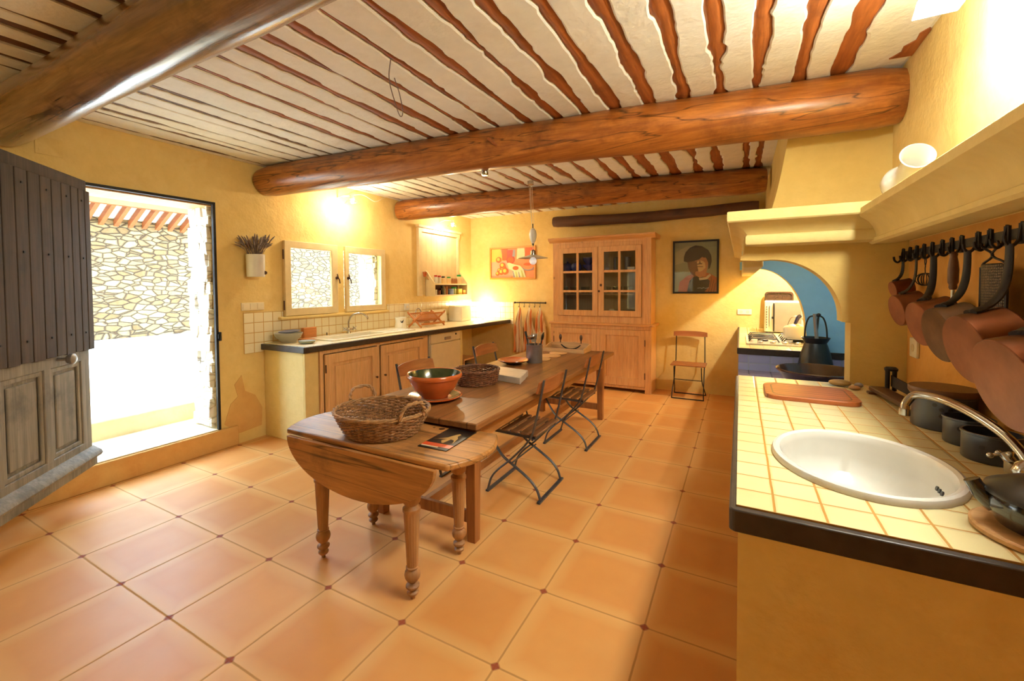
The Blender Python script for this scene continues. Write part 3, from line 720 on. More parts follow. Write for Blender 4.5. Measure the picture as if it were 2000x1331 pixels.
# light chair by the back wall
t = thing('folding_chair', 'slim light-wood folding chair against the back wall under the framed portrait', 'chair', (-.60, 6.28, 0), -PI/2)
L = dict(local=True)
for s in (-1, 1):
    y = s*.185
    b = NB(); tube(b, [(-.24, y*.98, .86), (-.22, y, .46), (-.155, y*1.02, .435)], .0065, 8); obj('back_post', b, m_iron, t, smooth=True, **L)
    b = NB(); tube(b, spline([(-.155, y, .435), (-.05, y, .25), (.10, y*1.03, .10), (.14, y*1.05, .012)], 5), .0065, 8); obj('leg', b, m_iron, t, smooth=True, **L)
    b = NB(); tube(b, spline([(.13, y*.9, .43), (.08, y*.92, .25), (-.10, y*1.0, .10), (-.18, y*1.08, .012)], 5), .0065, 8); obj('leg', b, m_iron, t, smooth=True, **L)
for p, q, r in (((.14, -.2, .008), (.14, .2, .008), .007), ((-.18, -.205, .008), (-.18, .205, .008), .007), ((.085, -.175, .25), (.085, .175, .25), .005)):
    b = NB(); tube(b, [p, q], r, 8); obj('cross_bar', b, m_iron, t, **L)
for i in range(5):
    b = NB(); x = -.15+.065*i; box(b, x-.028, x+.028, -.215, .215, .437, .452); obj('seat_slat', b, m_chairback, t, bevel=.004, **L)
b = NB(); m = 12; rows = []
for i in range(m+1):
    y = -.215+.43*i/m; cx = -.235-.025*math.cos(PI*(i/m-.5)*.9)+.02
    rows.append([b.verts.new(p) for p in ((cx, y, .80), (cx-.018, y, .868-.012*abs(2*i/m-1)**3), (cx, y, .872-.012*abs(2*i/m-1)**3), (cx+.016, y, .80))])
for A, C in zip(rows, rows[1:]):
    for k in range(4): b.faces.new((A[k], A[(k+1) % 4], C[(k+1) % 4], C[k]))
b.faces.new(rows[0][::-1]); b.faces.new(rows[-1]); obj('backrest', b, m_chairback, t, bevel=.003, **L)

# ---- dresser
DX0, DX1 = -2.52, -1.075
t = thing('pine_dresser', 'tall pine dresser with glazed upper doors against the back wall', 'dresser', (-1.8, 6.4, 0))
b = NB()
for x0, x1 in ((DX0, DX0+.085), (DX1-.125, DX1)): box(b, x0, x1, 6.225, 6.25, .97, 2.13)
box(b, DX0+.085, DX1-.125, 6.2255, 6.25, 2.075, 2.13); box(b, DX0, DX1, 6.225, 6.25, 2.13, 2.17); box(b, DX0+.085, DX1-.125, 6.2255, 6.25, .97, 1.065)
box(b, DX0, DX0+.022, 6.25, 6.585, .97, 2.17); box(b, DX1-.022, DX1, 6.25, 6.585, .97, 2.17); box(b, DX0+.022, DX1-.022, 6.25, 6.58, 2.14, 2.165)
obj('upper_case', b, m_pine, t, bevel=.003)
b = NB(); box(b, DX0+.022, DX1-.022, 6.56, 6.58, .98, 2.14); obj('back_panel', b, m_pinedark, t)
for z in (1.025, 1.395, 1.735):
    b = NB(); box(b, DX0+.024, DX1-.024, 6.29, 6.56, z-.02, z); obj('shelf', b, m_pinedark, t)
b = NB(); prism(b, [(6.235, 2.16), (6.225, 2.16), (6.215, 2.175), (6.19, 2.185), (6.165, 2.205), (6.16, 2.23), (6.235, 2.23)], 'x', DX0-.06, DX1+.06); box(b, DX0-.06, DX1+.06, 6.235, 6.59, 2.17, 2.228); obj('cornice', b, m_pineh, t, bevel=.003)
b = NB(); box(b, DX0-.05, DX1+.05, 6.17, 6.59, .935, .97); obj('ledge', b, m_pineh, t, bevel=.006)
b = NB()
for x0, x1 in ((DX0-.03, DX0+.02), (-1.835, -1.785), (DX1-.075, DX1+.01)): box(b, x0, x1, 6.195, 6.22, .0, .885)
box(b, DX0-.03, DX1+.01, 6.1945, 6.22, .8851, .9349); box(b, DX0+.02, DX1-.075, 6.20, 6.22, .05, .085)
box(b, DX0-.03, DX0-.01, 6.22, 6.585, 0, .935); box(b, DX1-.01, DX1+.01, 6.22, 6.585, 0, .935); box(b, DX0-.01, DX1-.01, 6.24, 6.58, .06, .08)
obj('lower_case', b, m_pine, t, bevel=.003)
for x0, x1 in ((DX0+.022, -1.837), (-1.783, DX1-.077)):
    b = NB(); slab_holes(b, [(x0, .09), (x1, .09), (x1, .882), (x0, .882)], [[(x0+.085, .20), (x1-.085, .20), (x1-.085, .80), (x0+.085, .80)]], 6.192, 6.214, 'y')
    d = obj('lower_door', b, m_pine, t, bevel=.003)
    b = NB(); box(b, x0+.08, x1-.08, 6.208, 6.212, .195, .805); obj('panel', b, m_pine, d)
    xh = x1 if x0 > -2 else x0
    for z in (.66, .2):
        b = NB(); box(b, xh-.004, xh+.006, 6.186, 6.194, z, z+.09); obj('hinge', b, m_rust, d)
zs = [1.15, 1.40, 1.418, 1.70, 1.718, 1.985]
for x0, x1 in ((DX0+.088, -1.817), (-1.811, DX1-.128)):
    b = NB(); xm = (x0+x1)/2; f = .082
    box(b, x0, x0+f, 6.2, 6.222, 1.067, 2.073); box(b, x1-f, x1, 6.20, 6.222, 1.067, 2.073)
    box(b, x0+f, x1-f, 6.20, 6.222, 1.067, 1.15); box(b, x0+f, x1-f, 6.20, 6.222, 1.995, 2.073)
    d = obj('glazed_door', b, m_pine, t, bevel=.003)
    b = NB(); box(b, xm-.016, xm+.016, 6.203, 6.219, 1.15, 1.995)
    for z in (1.43, 1.715): box(b, x0+f, x1-f, 6.2036, 6.219, z-.016, z+.016)
    obj('glazing_bar', b, m_pine, d)
    b = NB(); box(b, x0+f, x1-f, 6.2195, 6.2215, 1.15, 1.995); obj('pane', b, m_glass, d)
b = NB(); lathe(b, [(0, 0), (.008, 0), (.008, .01), (.016, .014), (.016, .024), (0, .028)], (-1.795, 6.2, 1.43), 14, Matrix.Rotation(PI/2, 4, 'X')); obj('knob', b, m_rust, t, smooth=True, label='dark iron door knob')
b = NB(); box(b, -1.785, -1.755, 6.195, 6.2, 1.50, 1.535); obj('keyhole_plate', b, m_rust, t)
# contents
def vessel(name, prof, loc, mat, label, cat, group=None, seg=20, **k):
    b = NB(); lathe(b, prof, (0, 0, 0), seg); o = obj(name, b, mat, smooth=True); o.location = loc
    return prop(o, label, cat, group)
BOWLP = [(0, 0), (.035, 0), (.036, .008), (.07, .05), (.078, .085), (.074, .085), (.066, .052), (.03, .014), (0, .012)]
POTP = [(0, 0), (.06, 0), (.085, .04), (.085, .085), (.06, .12), (.03, .128), (.012, .14), (.014, .15), (0, .152)]
CUPP = [(0, 0), (.04, 0), (.058, .05), (.06, .11), (.056, .11), (.05, .05), (0, .01)]
vessel('lidded_pot', POTP, (-2.35, 6.40, 1.735), m_navy, 'round dark blue lidded pot behind the top left dresser pane', 'pot')
vessel('ceramic_bowl', POTP, (-2.20, 6.37, 1.735), m_navy, 'dark blue round sugar pot beside the pale bar of the left glazed door', 'pot')
vessel('ceramic_bowl', [(r*1.35, z*1.05) for r, z in BOWLP], (-1.99, 6.37, 1.735), m_navy, 'wide dark blue bowl at the bottom of the stack in the dresser', 'bowl')
vessel('ceramic_bowl', [(r*1.2, z*1.3) for r, z in BOWLP], (-2.01, 6.39, 1.826), m_navy, 'dark blue bowl on top of the stack in the dresser', 'bowl')
vessel('tall_beaker', [(0, 0), (.045, 0), (.045, .19), (.04, .19), (.04, .01), (0, .01)], (-1.60, 6.42, 1.735), m_bluepot, 'tall blue-grey beaker in the top of the right glazed door, left of the bar', 'beaker')
vessel('tall_beaker', [(0, 0), (.04, 0), (.045, .19), (.04, .19), (.036, .01), (0, .01)], (-1.45, 6.46, 1.735), m_bluepot, 'tall dark beaker right of the bar in the top of the right glazed door', 'beaker')
b = NB(); box(b, -1.42, -1.32, 6.32, 6.40, 1.735, 1.775); solo('white_box', b, m_white, 'small flat white box on the top dresser shelf at the right', 'box', (-1.37, 6.36, 1.735))
gl = None
for i, (x, y) in enumerate([(-2.36+.085*k, 6.35+.06*(k % 2)) for k in range(6)]+[(-1.70+.08*k, 6.36+.05*(k % 2)) for k in range(5)]):
    loc = (x, y, 1.395)
    lab = 'clear drinking glass in the row on the middle dresser shelf'
    if gl is None: gl = vessel('drinking_glass', [(0, 0), (.028, 0), (.034, .10), (.032, .10), (.026, .008), (0, .008)], loc, M_glass('tumbler_glass', (.86, .88, .88, 1), .03), lab, 'glass', 'drinking glasses in the dresser', 16)
    else: dup(gl, loc, 0)
for i, x in enumerate((-1.66, -1.57)):
    vessel('glass_jar', [(0, 0), (.045, 0), (.05, .09), (.04, .13), (.04, .14), (.036, .14), (.044, .09), (.04, .01), (0, .01)], (x, 6.38, 1.025), m_glassw if i == 0 else m_glass, ('pale opaque jar', 'clear glass jar')[i]+' on the lowest shelf behind the right glazed door', 'jar')

# ---- left kitchen run
KZ = .945
def fx(y): return -3.585+(y-2.66)*.034
t = thing('tiled_worktop', 'long cream tiled worktop with dark rim under the windows on the left', 'worktop', (-3.9, 4.6, .89))
SL = (-4.135, -3.70, 3.05, 4.35)
b = NB(); P = [(-4.24, 2.70), (fx(2.7)-.02, 2.70), (fx(6.57)-.02, 6.59), (-4.24, 6.59)]
slab_holes(b, P, [[(-4.06, 3.18), (-3.76, 3.18), (-3.76, 3.95), (-4.06, 3.95)]], .893, KZ)
obj('tile_top', b, m_ltile, t)
b = NB(); prism(b, [(-4.242, 2.665), (fx(2.665), 2.665), (fx(6.57), 6.59), (fx(6.57)-.02, 6.59), (fx(2.7)-.02, 2.70), (-4.242, 2.70)], 'z', .885, .941); obj('rim', b, m_edge, t, bevel=.004)
b = NB(); box(b, -4.248, -3.64, 2.70, 2.80, 0, .884); box(b, -3.645, -3.62, 2.70, 2.855, 0, .884)
box(b, -4.248, -3.60, 5.28, 5.34, 0, .884)
struct('counter_end', b, m_hood, bevel=.008)
t = thing('sink_cabinet', 'pine double-door cabinet under the left sink', 'cabinet', (-3.9, 3.6, 0))
b = NB(); box(b, -4.2, -3.63, 2.86, 2.885, .03, .88); box(b, -4.2, -3.63, 4.44, 4.465, .03, .88); box(b, -4.2, -3.63, 2.885, 4.44, .06, .09); box(b, -4.2, -4.18, 2.885, 4.44, .09, .88)
for y0, y1 in ((2.86, 2.90), (3.62, 3.66), (4.43, 4.53)): box(b, -3.63, -3.605, y0, y1, .06, .884)
box(b, -3.63, -3.605, 2.90, 3.62, .845, .884); box(b, -3.63, -3.605, 3.66, 4.43, .845, .884); box(b, -3.63, -3.605, 2.86, 4.53, .0, .06)
obj('carcass', b, m_cabpine, t, bevel=.003)
for y0, y1 in ((2.905, 3.615), (3.665, 4.425)):
    b = NB(); slab_holes(b, [(y0, .065), (y1, .065), (y1, .84), (y0, .84)], [[(y0+.09, .16), (y1-.09, .16), (y1-.09, .745), (y0+.09, .745)]], -3.604, -3.58, 'x')
    d = obj('door', b, m_cabpine, t, bevel=.004)
    b = NB(); box(b, -3.604, -3.600, y0+.085, y1-.085, .155, .75); prism(b, [(y0+.125, .195), (y1-.125, .195), (y1-.125, .71), (y0+.125, .71)], 'x', -3.601, -3.588); obj('panel', b, m_cabpine, d, bevel=.006)
    b = NB(); yk = y1-.04 if y0 < 3 else y0+.04; lathe(b, [(0, 0), (.007, 0), (.007, .012), (.013, .018), (.01, .028), (0, .03)], (-3.58, yk, .5), 12, Matrix.Rotation(PI/2, 4, 'Y')); obj('knob', b, m_rust, d, smooth=True)
for z in (.66, .16):
    b = NB(); box(b, -3.584, -3.576, 2.90, 2.912, z, z+.08); obj('hinge', b, m_rust, t)
t = thing('dishwasher', 'cream front-loading dishwasher under the left worktop', 'dishwasher', (-3.9, 4.9, 0))
b = NB(); box(b, -4.2, -3.60, 4.56, 5.25, .02, .88); obj('body', b, m_appl, t, bevel=.006)
b = NB(); box(b, -3.60, -3.575, 4.565, 5.245, .12, .74); box(b, -3.60, -3.577, 4.565, 5.245, .75, .875); obj('front_panel', b, m_appl, t, bevel=.006)
b = NB(); box(b, -3.577, -3.562, 4.86, 5.0, .775, .815); obj('handle', b, m_steel, t, bevel=.006, label='small shiny grip')
b = NB(); lathe(b, [(0, 0), (.013, 0), (.012, .012), (0, .012)], (-3.577, 5.13, .835), 14, Matrix.Rotation(PI/2, 4, 'Y')); obj('knob', b, m_black, t)
t = thing('low_shelf_box', 'small wooden box with a dark slot on the floor beside the dishwasher', 'box', (-3.8, 5.55, 0))
b = NB(); box(b, -3.95, -3.62, 5.40, 5.72, .0, .30); box(b, -3.97, -3.60, 5.38, 5.74, .40, .425)
for y in (5.40, 5.70): box(b, -3.95, -3.62, y, y+.02, .30, .40)
box(b, -3.95, -3.93, 5.42, 5.70, .30, .40); obj('body', b, m_beech, t, bevel=.003)
b = NB(); box(b, -3.93, -3.64, 5.421, 5.699, .301, .305); obj('slot', b, m_black, t)
# sinks
t = thing('kitchen_sink', 'cream rectangular drop-in sink with drainer in the left worktop', 'sink', (-3.9, 3.7, KZ))
b = NB(); y0, y1 = 3.10, 4.42; hole = [(-4.05, 3.19), (-3.77, 3.19), (-3.77, 3.94), (-4.05, 3.94)]
slab_holes(b, rrect(-4.16, -3.70, y0, y1, .03), [hole], KZ+.0005, KZ+.014)
obj('rim', b, m_cream, t, bevel=.004)
b = NB(); box(b, -4.05, -3.77, 3.19, 3.94, KZ-.16, KZ-.15); 
for q in ((-4.055, -4.045, 3.19, 3.94), (-3.775, -3.765, 3.19, 3.94), (-4.05, -3.77, 3.185, 3.195), (-4.05, -3.77, 3.935, 3.945)): box(b, q[0], q[1], q[2], q[3], KZ-.155, KZ+.012)
obj('basin', b, m_cream, t)
b = NB()
for i in range(7): box(b, -4.06, -3.78, 4.02+.05*i, 4.03+.05*i, KZ+.014, KZ+.018)
obj('drainer_ribs', b, m_cream, t)
t = thing('mixer_tap', 'tall chrome swan-neck mixer tap behind the left sink', 'tap', (-4.12, 3.68, KZ+.014))
b = NB(); z = KZ+.0142; lathe(b, [(0, z), (.028, z), (.026, z+.012), (.016, z+.02), (.016, z+.06), (.012, z+.07), (0, z+.07)], (-4.12, 3.68, 0), 18); bar(b, (-4.12, 3.62, z+.045), (-4.12, 3.74, z+.045), .025, .025); obj('base', b, m_chrome, t, smooth=True)
b = NB(); tube(b, spline([(-4.12, 3.68, z+.05), (-4.118, 3.685, z+.15), (-4.09, 3.72, z+.215), (-4.03, 3.79, z+.232), (-3.98, 3.84, z+.19), (-3.975, 3.845, z+.16)], 8), .010, 12); obj('spout', b, m_chrome, t, smooth=True)
for s in (-1, 1):
    b = NB(); cx, cy, cz = -4.10, 3.68+s*.075, z+.055
    tube(b, [(-4.12, 3.68+s*.055, z+.045), (cx, cy, cz)], .011, 10)
    for a in (PI/4, 3*PI/4):
        dx, dz = math.cos(a)*.03, math.sin(a)*.03; tube(b, [(cx-dx*.3, cy-dx, cz-dz), (cx+dx*.3, cy+dx, cz+dz)], .006, 8)
    obj('handle', b, m_chrome, t, smooth=True)
t = thing('oval_sink', 'white oval drop-in basin set in the right tiled worktop', 'sink', (SK[0], SK[1], .942))
b = NB(); prof = [(1.0, .9425), (1.0, .952), (.985, .96), (.95, .963), (.905, .958), (.885, .948), (.875, .935), (.85, .88), (.78, .83), (.6, .80), (.3, .79), (0, .788)]
lathe(b, [(p[0]*.232, p[1]) for p in prof], (SK[0], SK[1], 0), 56, None, 1, 1.255)
obj('basin', b, m_white, t, smooth=True)
b = NB(); 
for k in range(3): lathe(b, [(0, 0), (.007, 0), (.007, .004), (0, .004)], (SK[0]+.178, SK[1]-.045+.018*k, .905), 12, Matrix.Rotation(-PI/2+.3, 4, 'Y'))
obj('overflow', b, m_black, t)
b = NB(); lathe(b, [(0, .7885), (.028, .7885), (.026, .794), (0, .794)], (SK[0], SK[1], 0), 18); obj('drain', b, m_chrome, t)
t = thing('mixer_tap', 'old tarnished mixer tap with cross handles arching over the oval sink', 'tap', (.66, 1.62, .942))
b = NB(); lathe(b, [(0, .9425), (.03, .9425), (.03, .955), (.02, .965), (.02, .985), (.03, .995), (.034, 1.01), (.026, 1.03), (.014, 1.04), (0, 1.04)], (.66, 1.62, 0), 18); bar(b, (.665, 1.55, 1.0), (.655, 1.69, 1.0), .034, .03); obj('base', b, m_chrome, t, smooth=True)
b = NB(); tube(b, spline([(.66, 1.62, 1.03), (.655, 1.655, 1.055), (.64, 1.71, 1.085), (.61, 1.80, 1.112), (.575, 1.90, 1.125), (.53, 1.96, 1.122), (.505, 1.965, 1.09), (.50, 1.96, 1.065)], 8), [.0125]*57, 12); lathe(b, [(0, 0), (.016, 0), (.016, .022), (0, .022)], (.5, 1.96, 1.05), 14); obj('spout', b, m_chrome, t, smooth=True)
for s in (1, -1):
    b = NB(); c = Vector((.655-.01*s, 1.62+s*.085, 1.028)); tube(b, [(.66, 1.62+s*.06, 1.0), c], .013, 10); d = Vector((-.3, .25*s, .9)).normalized()
    u = d.cross(Vector((1, 0, 0))).normalized(); v = d.cross(u)
    for q in (u, v):
        tube(b, [c-q*.028, c+q*.028], .0045, 8); sphere(b, c-q*.03, .008, 10); sphere(b, c+q*.03, .008, 10)
    obj('handle', b, m_chrome, t, smooth=True)

# ================================================================== THINGS ON THE TABLES
def basket(name, label, loc, rb, rt, h, rows, stakes, mat, seed, sx=1, sy=1, rim=None, handles=None, rotz=0, hmat=None):
    t = thing(name, label, 'basket', loc, rotz); rnd = random.Random(seed)
    rad = lambda u: rb+(rt-rb)*(u**.8)
    b = NB()
    for i in range(rows):
        u = (i+.4)/rows; r = rad(u); n = stakes*3; ph = (i % 2)*PI
        tube(b, [((r+.0055*math.sin(k/3*PI+ph)+rnd.uniform(-.001, .001))*math.cos(2*PI*k/n)*sx, (r+.0055*math.sin(k/3*PI+ph))*math.sin(2*PI*k/n)*sy, .006+h*u+rnd.uniform(-.002, .002)) for k in range(n)], h/rows*.58, 5, closed=True)
    for k in range(stakes):
        a = 2*PI*(k+.5)/stakes
        tube(b, [(rad(u)*math.cos(a)*sx, rad(u)*math.sin(a)*sy, .004+h*u) for u in (0, .5, 1)], .0038, 5)
    obj('weave', b, mat, t, smooth=True, local=True)
    b = NB(); lathe(b, [(0, .001), (rb, .001), (rb, .010), (0, .010)], (0, 0, 0), 32, None, sx, sy); obj('base', b, mat, t, local=True)
    b = NB()
    for j in range(3): tube(b, [((rt+.006*math.cos(k*.9+j*2.1))*math.cos(2*PI*k/56)*sx, (rt+.006*math.cos(k*.9+j*2.1))*math.sin(2*PI*k/56)*sy, h+.006+.006*math.sin(k*.9+j*2.1)) for k in range(56)], .0055, 5, closed=True)
    obj('rim', b, rim or mat, t, smooth=True, local=True)
    for a in (handles or []):
        b = NB(); c = Vector((math.cos(a)*rt*sx, math.sin(a)*rt*sy, h)); tg = Vector((-math.sin(a), math.cos(a), 0)); o_ = Vector((math.cos(a), math.sin(a), 0))
        base = spline([c-tg*.075, c-tg*.072+Vector((0, 0, .04))+o_*.008, c-tg*.04+Vector((0, 0, .078))+o_*.018, c+tg*.04+Vector((0, 0, .078))+o_*.018, c+tg*.072+Vector((0, 0, .04))+o_*.008, c+tg*.075], 7)
        for j in range(2): tube(b, [p+Vector((.005*math.cos(i*.8+j*PI), .005*math.sin(i*.8+j*PI), .004*math.sin(i*.8+j*PI))) for i, p in enumerate(base)], .0065, 6)
        obj('handle', b, hmat or rim or mat, t, smooth=True, local=True)
    return t
basket('wicker_basket', 'large round wicker basket with two handles on the small drop-leaf table', (-1.735, 1.775, GZ), .195, .265, .125, 15, 44, m_wick, 1, 1, .92, m_wicklight, [2.75, -.22], 0, m_wicklight)
basket('wicker_basket', 'small brown wicker basket between terracotta bowl and stone slab', (-1.80, 2.86, TZ), .15, .172, .105, 13, 34, m_wickdark, 2, 1, 1.05)
# booklet
t = thing('booklet', 'dark glossy booklet with a red band lying on the drop-leaf table', 'booklet', (-1.34, 1.84, GZ), .05)
b = NB(); box(b, -.085, .085, -.145, .155, 0, .004); obj('pages', b, m_black, t, local=True)
b = NB(); box(b, -.085, .085, -.115, -.075, .004, .0044); obj('band', b, simple('red_orange', S(226, 84, 40), .3), t, local=True)
b = NB(); box(b, -.08, .02, -.128, -.116, .004, .0044); obj('line', b, simple('offwhite', S(230, 210, 180), .3), t, local=True)
b = NB(); prism(b, [(-.02, -.03), (.0, .0), (-.06, -.02), (-.07, -.03), (-.01, .02), (.0, .05), (.02, .09), (.035, .08), (.03, .05), (.05, .02), (.06, -.05), (.045, -.01), (.02, .0), (.01, -.06), (.0, -.06)], 'z', .004, .0044); obj('picture', b, simple('tan_figure', S(196, 160, 96), .3), t, local=True)
# terracotta bowl and its plate
BC = (-1.80, 2.33)
t = thing('terracotta_plate', 'glazed terracotta plate under the large bowl', 'plate', (*BC, TZ))
b = NB(); lathe(b, [(0, 0), (.11, 0), (.125, .006), (.178, .02), (.185, .027), (.178, .03), (.12, .014), (0, .011)], (0, 0, 0), 48); obj('dish', b, m_terra, t, smooth=True, local=True)
b = NB(); lathe(b, [(.11, .0135), (.13, .0185), (.165, .0275)], (0, 0, 0), 48); obj('glaze', b, m_green, t, smooth=True, local=True)
t = thing('terracotta_bowl', 'large terracotta bowl glazed dark green inside, standing on a plate', 'bowl', (*BC, TZ+.0145))
b = NB(); lathe(b, [(0, 0), (.085, 0), (.092, .006), (.10, .016), (.145, .07), (.168, .118), (.172, .128), (.182, .132), (.187, .142), (.186, .156), (.180, .163), (.172, .16)], (0, 0, 0), 56); obj('body', b, m_terra, t, smooth=True, local=True)
b = NB(); lathe(b, [(.172, .16), (.168, .145), (.158, .118), (.135, .07), (.09, .022), (0, .012)], (0, 0, 0), 56); obj('glaze', b, m_green, t, smooth=True, local=True)
# stone slab
b = NB(); prism(b, [(-1.90, 3.05), (-1.475, 2.965), (-1.55, 3.27), (-1.96, 3.34)], 'z', TZ, TZ+.052)
bmesh.ops.subdivide_edges(b, edges=b.edges, cuts=4, use_grid_fill=True)
for v in b.verts: v.co += Vector((noise.noise(v.co*14), noise.noise(v.co*15+Vector((3, 3, 3))), 0))*.006
solo('stone_slab', b, m_marble, 'thick grey stone slab lying on the long table', 'slab', (-1.72, 3.15, TZ), bevel=.004)
# shallow dish
t = thing('shallow_dish', 'shallow brown terracotta dish left of the metal utensil canister', 'dish', (-1.93, 3.74, TZ))
b = NB(); lathe(b, [(0, 0), (.06, 0), (.065, .004), (.13, .03), (.152, .042), (.15, .047), (.125, .037), (.06, .012), (0, .01)], (0, 0, 0), 40); obj('body', b, m_terra, t, smooth=True, local=True)
b = NB(); lathe(b, [(0, -.0005), (.059, -.0005), (.066, .0025), (.131, .0285), (.151, .0405)], (0, 0, .0), 40)
for v in b.verts: v.co.x *= 1.004; v.co.y *= 1.004; v.co.z = max(0, v.co.z-.0008)
obj('underside', b, m_darkbowl, t, smooth=True, local=True)
# utensil canister and its tools
CC = Vector((-1.79, 3.92, TZ))
t = thing('utensil_canister', 'grey galvanised canister holding kitchen tools on the long table', 'canister', CC)
b = NB(); lathe(b, [(0, 0), (.078, 0), (.08, .003), (.08, .17), (.083, .174), (.083, .18), (.076, .18), (.076, .006), (0, .006)], (0, 0, 0), 36); obj('body', b, m_galv, t, smooth=True, local=True)
def tool(name, label, cat, dx, dy, lean, ln, build, rz=0):
    p = CC+Vector((dx*.35, dy*.35, .012)); q = CC+Vector((dx, dy, .18)); d = (q-p).normalized()
    M = Matrix.Translation(p) @ d.to_track_quat('Z', 'Y').to_matrix().to_4x4()
    t = thing(name, label, cat, p)
    build(t, M, ln)
def T_(b, M): b.transform(M); return b
def knife(t, M, ln):
    b = NB(); box(b, -.015, .015, -.001, .001, .0, .16); obj('blade', T_(b, M), m_steel, t)
    b = NB(); tube(b, [(0, 0, .16), (.003, 0, .22), (.006, 0, .30)], [.013, .011, .014], 8, flat=.8); obj('handle', T_(b, M), m_black, t, smooth=True)
def ladle(t, M, ln):
    b = NB(); tube(b, [(0, 0, 0), (0, 0, .20), (0, .01, .225)], .004, 8); obj('handle', T_(b, M), m_steel, t)
    b = NB(); lathe(b, [(0, 0), (.03, .006), (.042, .026), (.044, .034), (.041, .034), (.028, .012), (0, .006)], (0, .045, .215), 20); obj('cup', T_(b, M), m_chrome, t, smooth=True)
def spat(t, M, ln):
    b = NB(); tube(b, [(0, 0, 0), (0, 0, .2)], .006, 8); obj('handle', T_(b, M), m_beech, t)
    b = NB(); prism(b, rrect(-.028, .028, .19, .30, .012), 'y', -.004, .004, Matrix(((1, 0, 0, 0), (0, 1, 0, 0), (0, 0, 1, 0), (0, 0, 0, 1)))); obj('blade', T_(b, M), m_beech, t, bevel=.003)
def spoon(t, M, ln):
    b = NB(); tube(b, [(0, 0, 0), (0, 0, .22)], .006, 8); obj('handle', T_(b, M), m_black, t)
    b = NB(); sphere(b, (0, 0, .255), .045, 16, (1, .32, 1)); obj('bowl', T_(b, M), m_black, t, smooth=True)
def slice_(t, M, ln):
    b = NB(); tube(b, [(0, 0, 0), (0, 0, .19)], .004, 8); obj('handle', T_(b, M), m_steel, t)
    b = NB(); box(b, -.04, .04, -.002, .002, .185, .27); obj('blade', T_(b, M), m_steel, t, bevel=.001)
tool('kitchen_knife', 'black handled knife leaning to the left in the utensil canister', 'knife', -.068, .01, 0, .3, knife)
tool('ladle', 'shiny metal ladle hanging over the left rim of the utensil canister', 'ladle', -.03, -.058, 0, .3, ladle)
tool('fish_slice', 'broad metal slice standing upright in the middle of the canister', 'slice', -.005, .03, 0, .3, slice_)
tool('wooden_spatula', 'pale wooden spatula leaning right in the utensil canister', 'spatula', .05, -.02, 0, .3, spat)
tool('serving_spoon', 'large black spoon leaning far right in the utensil canister', 'spoon', .062, .02, 0, .3, spoon)
# round mats
for i, (x, y, r) in enumerate(((-1.80, 4.12, .105), (-1.80, 4.36, .115), (-1.80, 4.52, .10))):
    lab = ('round pale wooden mat nearest to the utensil canister', 'round wooden mat in the middle of three behind the canister', 'round wooden mat closest to the wooden tray')[i]
    if i == 1: y = 4.345
    b = NB(); lathe(b, [(0, 0), (r*.96, 0), (r, .005), (r, .009), (r*.96, .012), (0, .012)], (0, 0, 0), 36); o = obj('table_mat', b, m_beech, smooth=True); o.location = (x+.01*i, (4.10, 4.325, 4.54)[i], TZ)
    prop(o, lab, 'mat', 'round wooden mats on the long table')
# wooden tray with a mezzaluna in it
t = thing('wooden_tray', 'shallow wooden tray at the far end of the long table', 'tray', (-1.76, 4.77, TZ))
b = NB(); box(b, -2.0, -1.53, 4.66, 4.905, TZ, TZ+.012); obj('bottom', b, m_slat, t)
b = NB(); box(b, -2.0, -1.53, 4.648, 4.66, TZ, TZ+.045); obj('front_board', b, m_beech, t)
b = NB(); prism(b, [(-2.0, TZ), (-1.53, TZ), (-1.53, TZ+.075), (-1.60, TZ+.088), (-1.93, TZ+.088), (-2.0, TZ+.075)], 'y', 4.905, 4.917); obj('back_board', b, m_beech, t)
for x in (-2.012, -1.53):
    b = NB(); prism(b, [(4.648, TZ), (4.917, TZ), (4.917, TZ+.08), (4.80, TZ+.07), (4.70, TZ+.05), (4.648, TZ+.048)], 'x', x, x+.012); obj('side_board', b, m_beech, t)
t = thing('mezzaluna', 'dark curved herb chopper with two upright handles in the wooden tray', 'chopper', (-1.72, 4.78, TZ+.012))
b = NB(); P = [(-1.72+.15*math.sin(a), TZ+.155-.14*math.cos(a)) for a in [-1+2*k/16 for k in range(17)]]+[(-1.72+.15*math.sin(a), TZ+.172-.14*math.cos(a)) for a in [.8-1.6*k/16 for k in range(17)]]
prism(b, P, 'y', 4.779, 4.782); obj('blade', b, m_iron, t)
for s in (-1, 1):
    b = NB(); lathe(b, [(0, 0), (.006, 0), (.006, .03), (.011, .035), (.017, .06), (.016, .08), (.009, .098), (0, .10)], (-1.72+s*.125, 4.78, TZ+.095), 14); obj('handle', b, m_boarddark, t, smooth=True)
b = NB(); box(b, -1.88, -1.70, 4.70, 4.74, TZ+.013, TZ+.03); solo('whetstone', b, m_marble, 'pale sharpening stone lying in the wooden tray', 'stone', (-1.79, 4.72, TZ+.013), bevel=.005)

